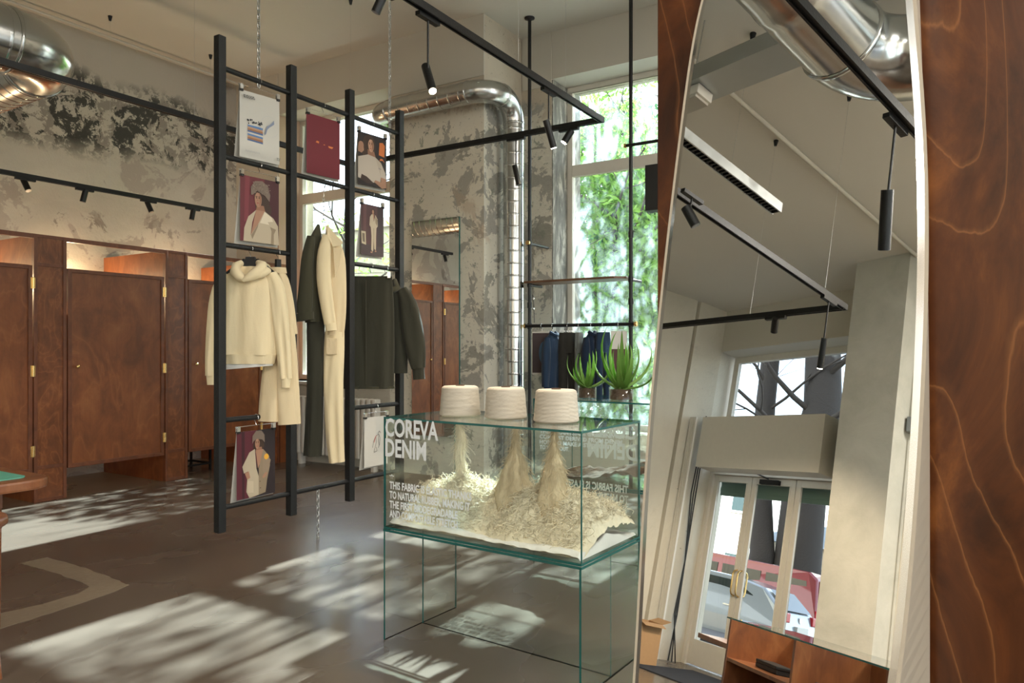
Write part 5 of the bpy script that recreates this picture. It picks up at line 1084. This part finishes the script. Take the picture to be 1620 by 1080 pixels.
track('track_rail', [(-7.8, 2.40), (-7.8, 5.64)], 'straight black track rail hung along the left wall above the fitting rooms', [(-7.8, 4.38), (-7.8, 5.60), (-7.8, 3.2)], z=3.08)
track('track_rail', [(-1.15, -3.4), (-1.15, 1.2)], 'second black track rail running under the big metal duct, seen in the mirror', [(-1.15, -2.4), (-1.15, .5)])
def lamp(x, y, z, along, rod, d, ln, label, lit=False, power=0, r=.024):
    """spot on a track; along = 'x' or 'y', d = aiming direction"""
    t = empty('track_spotlight', (x, y, z), 0, label, 'spotlight', 'black spotlights on the track rails'); d = V3(d).normalized()
    ax = (.09, .016) if along == 'x' else (.016, .09)
    MB().box(x-ax[0], x+ax[0], y-ax[1], y+ax[1], z-.045, z-.022).build('adapter', M_['black'], t)
    e = V3((x, y, z-.045-rod)); MB().tube([(x, y, z-.045), e], .006, 8).build('rod', M_['black'], t)
    c = e + d*ln*.1; a = c - d*ln*.45; b_ = c + d*ln*.55
    MB().tube([a, b_], r, 18).build('lamp_body', M_['black'], t)
    if lit:
        MB().tube([b_, b_+d*.003], r*.8, 18).build('lens', M_['lampglow'], t)
        l = bpy.data.lights.new('spot', 'SPOT'); l.energy = power; l.color = (1, .80, .58); l.spot_size = RAD(75); l.spot_blend = .7; l.shadow_soft_size = .025
        o = bpy.data.objects.new('spot', l); COL.objects.link(o); o.location = b_ + d*.012; o.rotation_euler = d.to_track_quat('-Z', 'Y').to_euler()
    else: MB().tube([b_, b_+d*.002], r*.8, 18).build('lens', M_['diffuser'], t)
    return t
lamp(-2.57, 3.223, TZ, 'y', .30, (.45, -.25, -.85), .20, 'lit rod-mounted spotlight above the hanging ladder and pillar, glowing towards the camera', True, 60)
lamp(-2.57, 4.597, TZ, 'y', .26, (.15, .35, -1), .20, 'lit rod-mounted spotlight on the long rail near its far corner', True, 50)
lamp(-2.57, 2.85, TZ, 'y', .02, (-.35, -.15, -.8), .13, 'short black spotlight at the top edge of the photo on the long rail')
lamp(-3.39, 5.48, TZ, 'x', .28, (.25, 0, -1), .18, 'rod-mounted dark spotlight hanging in front of the vertical spiral duct')
lamp(-2.87, 5.48, TZ, 'x', .03, (-.45, -.25, -.8), .12, 'lit short spotlight on the cross rail close to its right corner', True, 50, .03)
lamp(-5.18, 5.48, TZ, 'x', .02, (.05, -.1, -1), .12, 'lit short spotlight on the cross rail behind the ladder portraits', True, 40, .028)
for y, dd, l in ((3.551, (.5, .1, -.8), 'leftmost of the four spotlights on the rail along the left wall'), (4.115, (-.1, -.2, -1), 'second from left of the four spotlights on the left wall rail'), (4.812, (.35, .2, -.9), 'third from left of the four spotlights on the left wall rail'), (5.362, (0, -.2, -1), 'rightmost of the four spotlights on the left wall rail')): lamp(-7.8, y, 3.08, 'y', .03, dd, .13, l, r=.028)
lamp(-7.8, 2.6, 3.08, 'y', .03, (.3, 0, -1), .13, 'spotlight at the near end of the wall rail, seen only in the pillar mirror', r=.028)
lamp(-1.18, -1.13, TZ, 'y', .42, (-.2, -.5, -1), .26, 'long rod-mounted spotlight under the duct, upper right in the big mirror', r=.026)
lamp(-2.41, -1.25, TZ, 'y', .10, (.3, -.3, -.6), .13, 'short spotlight at the left edge of the big mirror reflection', r=.03)
lamp(-3.05, -3.17, TZ, 'x', .03, (-.35, -.55, -.6), .13, 'short spotlight on the cross rail in front of the entrance window', True, 320, r=.028)  # strong beam added on this spotlight to brighten the entrance end
lamp(-2.48, -2.95, TZ, 'y', .36, (-.25, -.35, -1), .22, 'thin rod-mounted spotlight hanging before the upper entrance window', True, 150, r=.022)

for x, y, s_, l in ((1.7, -4.0, .62, 'square housing added over an unseen fill light, right side near the entrance'), (1.7, 0, .62, 'square housing added over an unseen fill light, right side, middle one'), (1.7, 4.2, .62, 'square housing added over an unseen fill light, right side near the windows'), (.3, -4.8, .42, 'smaller square housing added over an unseen fill light before the entrance wall')):
    c = empty('fill_light_housing', (x, y, 4.90), 0, l, 'lamp'); MB().box(x-s_, x+s_, y-s_, y+s_, 4.86, CH).build('housing', M_['whitepaint'], c, bevel=.01)  # plain boxes added above the unseen fill lights
# ================================================================== DUCTS
def duct(name, path, r, label, rings, n=36, ridge=1.018, parent=None, cat='duct'):
    """path: list of ('s', p, q) straight or ('a', centre, radius, a0, a1, axis_x, axis_y) arcs"""
    d = empty(name, path[0][1], 0, label, cat)
    for seg in path:
        if seg[0] == 's':
            p, q = V3(seg[1]), V3(seg[2]); l = (q-p).length; m_ = max(2, int(l/rings)); pts = []; rs = []
            for i in range(m_):
                for f_, rr in ((.0, 1.0), (.40, 1.0), (.455, 1.0), (.48, ridge), (.52, ridge), (.545, 1.0), (.60, 1.0)):
                    pts.append(p.lerp(q, (i+f_)/m_)); rs.append(r*rr)
            pts.append(q); rs.append(r); MB().tube(pts, rs, n).build('straight_section', M_['duct'], d)
        else:
            _, c, R_, a0, a1, ax, ay = seg; pts = arc(c, R_, a0, a1, 18, ax, ay); MB().tube(pts, r*1.012, n).build('elbow', M_['duct'], d)
            for e, f_ in ((0, 1), (-1, -2)):
                t = (pts[f_]-pts[e]).normalized(); MB().tube([pts[e]-t*.012, pts[e]-t*.008, pts[e]+t*.008, pts[e]+t*.012], [r*1.0, r*1.05, r*1.05, r*1.0], n).build('collar', M_['duct'], d)
    return d
X_, Y_, Z_ = V3((1, 0, 0)), V3((0, 1, 0)), V3((0, 0, 1))
dz, dy, rr_, dr = 4.07, 6.27, .20, .115
duct('spiral_duct', [('s', (-5.78+.0, 6.78, dz-.02), (-5.78, 6.50, dz-.02)), ('a', (-5.54, 6.50, dz-.01), .24, pi, 1.5*pi, X_, Y_), ('s', (-5.54, 6.26, dz), (-4.45, 6.26, dz)), ('a', (-4.45, 6.50, dz), .24, -pi/2, 0, X_, Y_), ('a', (-4.21, 6.52, dz-.26), .26, pi/2, 0, Y_, Z_) if False else ('s', (-4.21, 6.50, dz), (-4.21, 6.52, dz)), ('a', (-4.21, 6.52, dz-.24), .24, pi/2, 0, Y_, Z_), ('s', (-4.21, 6.76, dz-.24), (-4.21, 6.76, 0.02))], dr, 'galvanised spiral duct wrapping the pillar and dropping to the floor beside it', .13)
tag(MB().tube([(-5.48, 6.35, dz-.2), (-5.45, 6.36, dz-.1), (-5.3, 6.38, dz-.22)], .003, 5).build('duct_wire', M_['zinc']), 'thin loop of wire under the spiral duct on the pillar', 'wire') if False else None
duct('supply_duct', [('s', (-5.76, -1.0, 3.57), (-5.76, 2.50, 3.57)), ('a', (-6.10, 2.50, 3.57), .34, 0, pi/2, X_, Y_), ('s', (-6.10, 2.84, 3.57), (-8.40, 2.84, 3.57))], .225, 'large galvanised duct with an elbow near the ceiling, top left', .11)
duct('exhaust_duct', [('s', (-1.58, 2.6, 3.95), (-1.58, -1.25, 3.95)), ('a', (-1.24, -1.25, 3.95), .34, pi, 1.5*pi, X_, Y_), ('s', (-1.24, -1.59, 3.95), (2.9, -1.59, 3.95))], .215, 'big galvanised duct over the counter, seen in the big mirror', .9)
ct = empty('cable_tray', (-3.4, -1.62, 4.2), 0, 'galvanised box-section cable tray crossing the ceiling in the big mirror', 'cable tray')
MB().box(-3.5, 2.9, -1.72, -1.46, 4.32, 4.45).build('tray', M_['tray'], ct)
for x in (-3.3, -2.9, -.6, .8): MB().tube([(x, -1.59, 4.45), (x, -1.59, CH)], .005, 6).build('hanging_rod', M_['zinc'], ct)
el_ = empty('emergency_light', (-2.95, -1.6, 4.28), 0, 'white emergency light box under the cable tray in the big mirror', 'lamp')
MB().box(-3.12, -2.76, -1.66, -1.50, 4.245, 4.318).build('housing', M_['whitepaint'], el_, bevel=.006); MB().box(-3.10, -2.78, -1.65, -1.51, 4.225, 4.245).build('diffuser', M_['papershade'], el_)
fl_ = empty('strip_light', (-2.7, -2.4, 3.8), 0, 'slim grey louvred strip light hung on wires in the big mirror', 'lamp')
MB().box(-2.74, -2.66, -2.49, -.2, 3.80, 3.85).box(-2.74, -2.73, -2.49, -.2, 3.775, 3.80).box(-2.67, -2.66, -2.49, -.2, 3.775, 3.80).build('housing', M_['tray'], fl_)
lv = MB()
for i in range(57): lv.box(-2.73, -2.67, -2.48+.04*i, -2.466+.04*i, 3.777, 3.798)
lv.build('louvre', M_['plasticblack'], fl_)
for y in (-1.9, -.6): MB().tube([(-2.7, y, 3.85), (-2.7, y, CH)], .0015, 4).build('suspension_wire', M_['zinc'], fl_); MB().lathe([(.014, 0), (.024, .05)], 12, M=T(-2.7, y, CH-.05)).build('ceiling_cup', M_['black'], fl_)
tag(MB().box(-8.36, -8.30, 6.1, 6.3, 4.84, 4.90).build('cable_joint', M_['zinc']), 'small metal cable joint under the ceiling in the far left corner', 'joint')

# ================================================================== GREEN-TOPPED TABLE AND CHAIR, left edge
tb = empty('game_table', (-4.7, 1.28, 0), RAD(0), 'wooden table with green felt top at the left edge of the photo', 'table')
def rrect(x0, x1, y0, y1, r, n=8):
    p = []
    for cx, cy, a in ((x1-r, y1-r, 0), (x0+r, y1-r, pi/2), (x0+r, y0+r, pi), (x1-r, y0+r, 1.5*pi)): p += [(cx+r*cos(a+pi/2*i/n), cy+r*sin(a+pi/2*i/n)) for i in range(n+1)]
    return p
MB().prism(rrect(-5.35, -3.95, .62, 1.95, .13), .70, .752).build('table_top', M_['counterwood'], tb, bevel=.012)
MB().prism(rrect(-5.28, -4.05, .69, 1.86, .05), .752, .757).build('felt', M_['felt'], tb)
MB().box(-5.2, -4.14, .78, .80, .60, .70).box(-5.2, -4.14, 1.76, 1.78, .60, .70).box(-5.2, -5.18, .80, 1.76, .60, .70).box(-4.16, -4.14, .80, 1.76, .60, .70).build('apron', M_['counterwood'], tb)
for x in (-5.18, -4.18):
    for y in (.80, 1.76): MB().tube([(x, y, .70), (x+(.02 if x > -4.7 else -.02), y, 0)], [.032, .018], 12).build('leg', M_['counterwood'], tb)
CHM = Matrix.Translation((-.07, .19, 0))
ch_ = empty('wooden_chair', (-3.60, 1.31, 0), 0, 'curved wooden chair back cropped at the lower left edge of the photo', 'chair')
MB().prism(rrect(-3.86, -3.42, .88, 1.32, .12), .42, .455, M=CHM).build('seat', M_['counterwood'], ch_, bevel=.01)
MB().tube([(-3.80, 1.34, .62)] + [(-3.60+.24*cos(a), 1.12+.25*sin(a), .66) for a in [pi*.75 - pi*1.5*i/14 for i in range(15)]] + [(-3.80, .90, .62)], .022, 12, M=CHM).build('backrest', M_['counterwood'], ch_)
for x, y in ((-3.80, .94), (-3.80, 1.27), (-3.46, .94), (-3.46, 1.27)): MB().tube([(x, y, .42), (x*1.0+(.03 if x > -3.6 else -.03), y+(.03 if y > 1.1 else -.03), 0)], [.02, .013], 10, M=CHM).build('leg', M_['counterwood'], ch_)
for a in (-.9, 0, .9): MB().tube([(-3.60+.19*cos(a), 1.12+.19*sin(a), .455), (-3.60+.24*cos(a), 1.12+.25*sin(a), .66)], .012, 8, M=CHM).build('spindle', M_['counterwood'], ch_)

# ================================================================== GLASS-TOPPED COUNTER seen in the big mirror
cang = math.atan2(-2.12+2.94, -1.43+2.91)
CM = Matrix.Translation((-2.91, -2.94, 0)) @ Matrix.Rotation(cang, 4, 'Z')
ct_ = empty('shop_counter', (-2.0, -2.6, 0), cang, 'open wooden shop counter with glass top reflected at the bottom of the big mirror', 'counter')
CL, CD = 2.6, .5
MB().plate(-.02, CL, -CD-.0, .02, .892, .902, M=CM).build('glass_top', GM, ct_)
for x in (0, .83, 1.66, CL-.03): MB().box(x, x+.025, -CD+.01, .005, .0, .891, M=CM).build('upright', M_['counterwood'], ct_, bevel=.003)
MB().box(.0, CL, -CD, -CD+.012, .05, .891, M=CM).build('back_board', M_['counterwood'], ct_)
for i, x in enumerate((.025, .855, 1.685)):
    for z in (.03, .30, .62): MB().box(x, x+.805 if i < 2 else CL-.03, -CD+.012, .0, z, z+.022, M=CM).build('shelf', M_['counterwood'], ct_)
for x, y, w_, l in ((.28, -.16, .17, 'black folded sunglasses cases lying in the left bay of the counter'), (.98, -.16, .22, 'black folded cloth pouch lying in the middle bay of the counter'), (1.42, -.16, .08, 'small black case lying right of the pouch in the counter')):
    b = empty('black_case', CM @ V3((x+w_/2, y, .643)), cang, l, 'case')
    MB().box(-w_*.8, w_*.8, -.08, .06, 0, .03).build('lower_case', M_['plasticblack'], b, local=True, bevel=.006); MB().box(-w_*.7, w_*.84, -.06, .07, .031, .052).build('upper_case', M_['plasticblack'], b, local=True, bevel=.006)
MB().box(-.62, 0, -.28, -.06, .68, .715, M=CM).build('side_board', M_['counterwood'], ct_, bevel=.003)
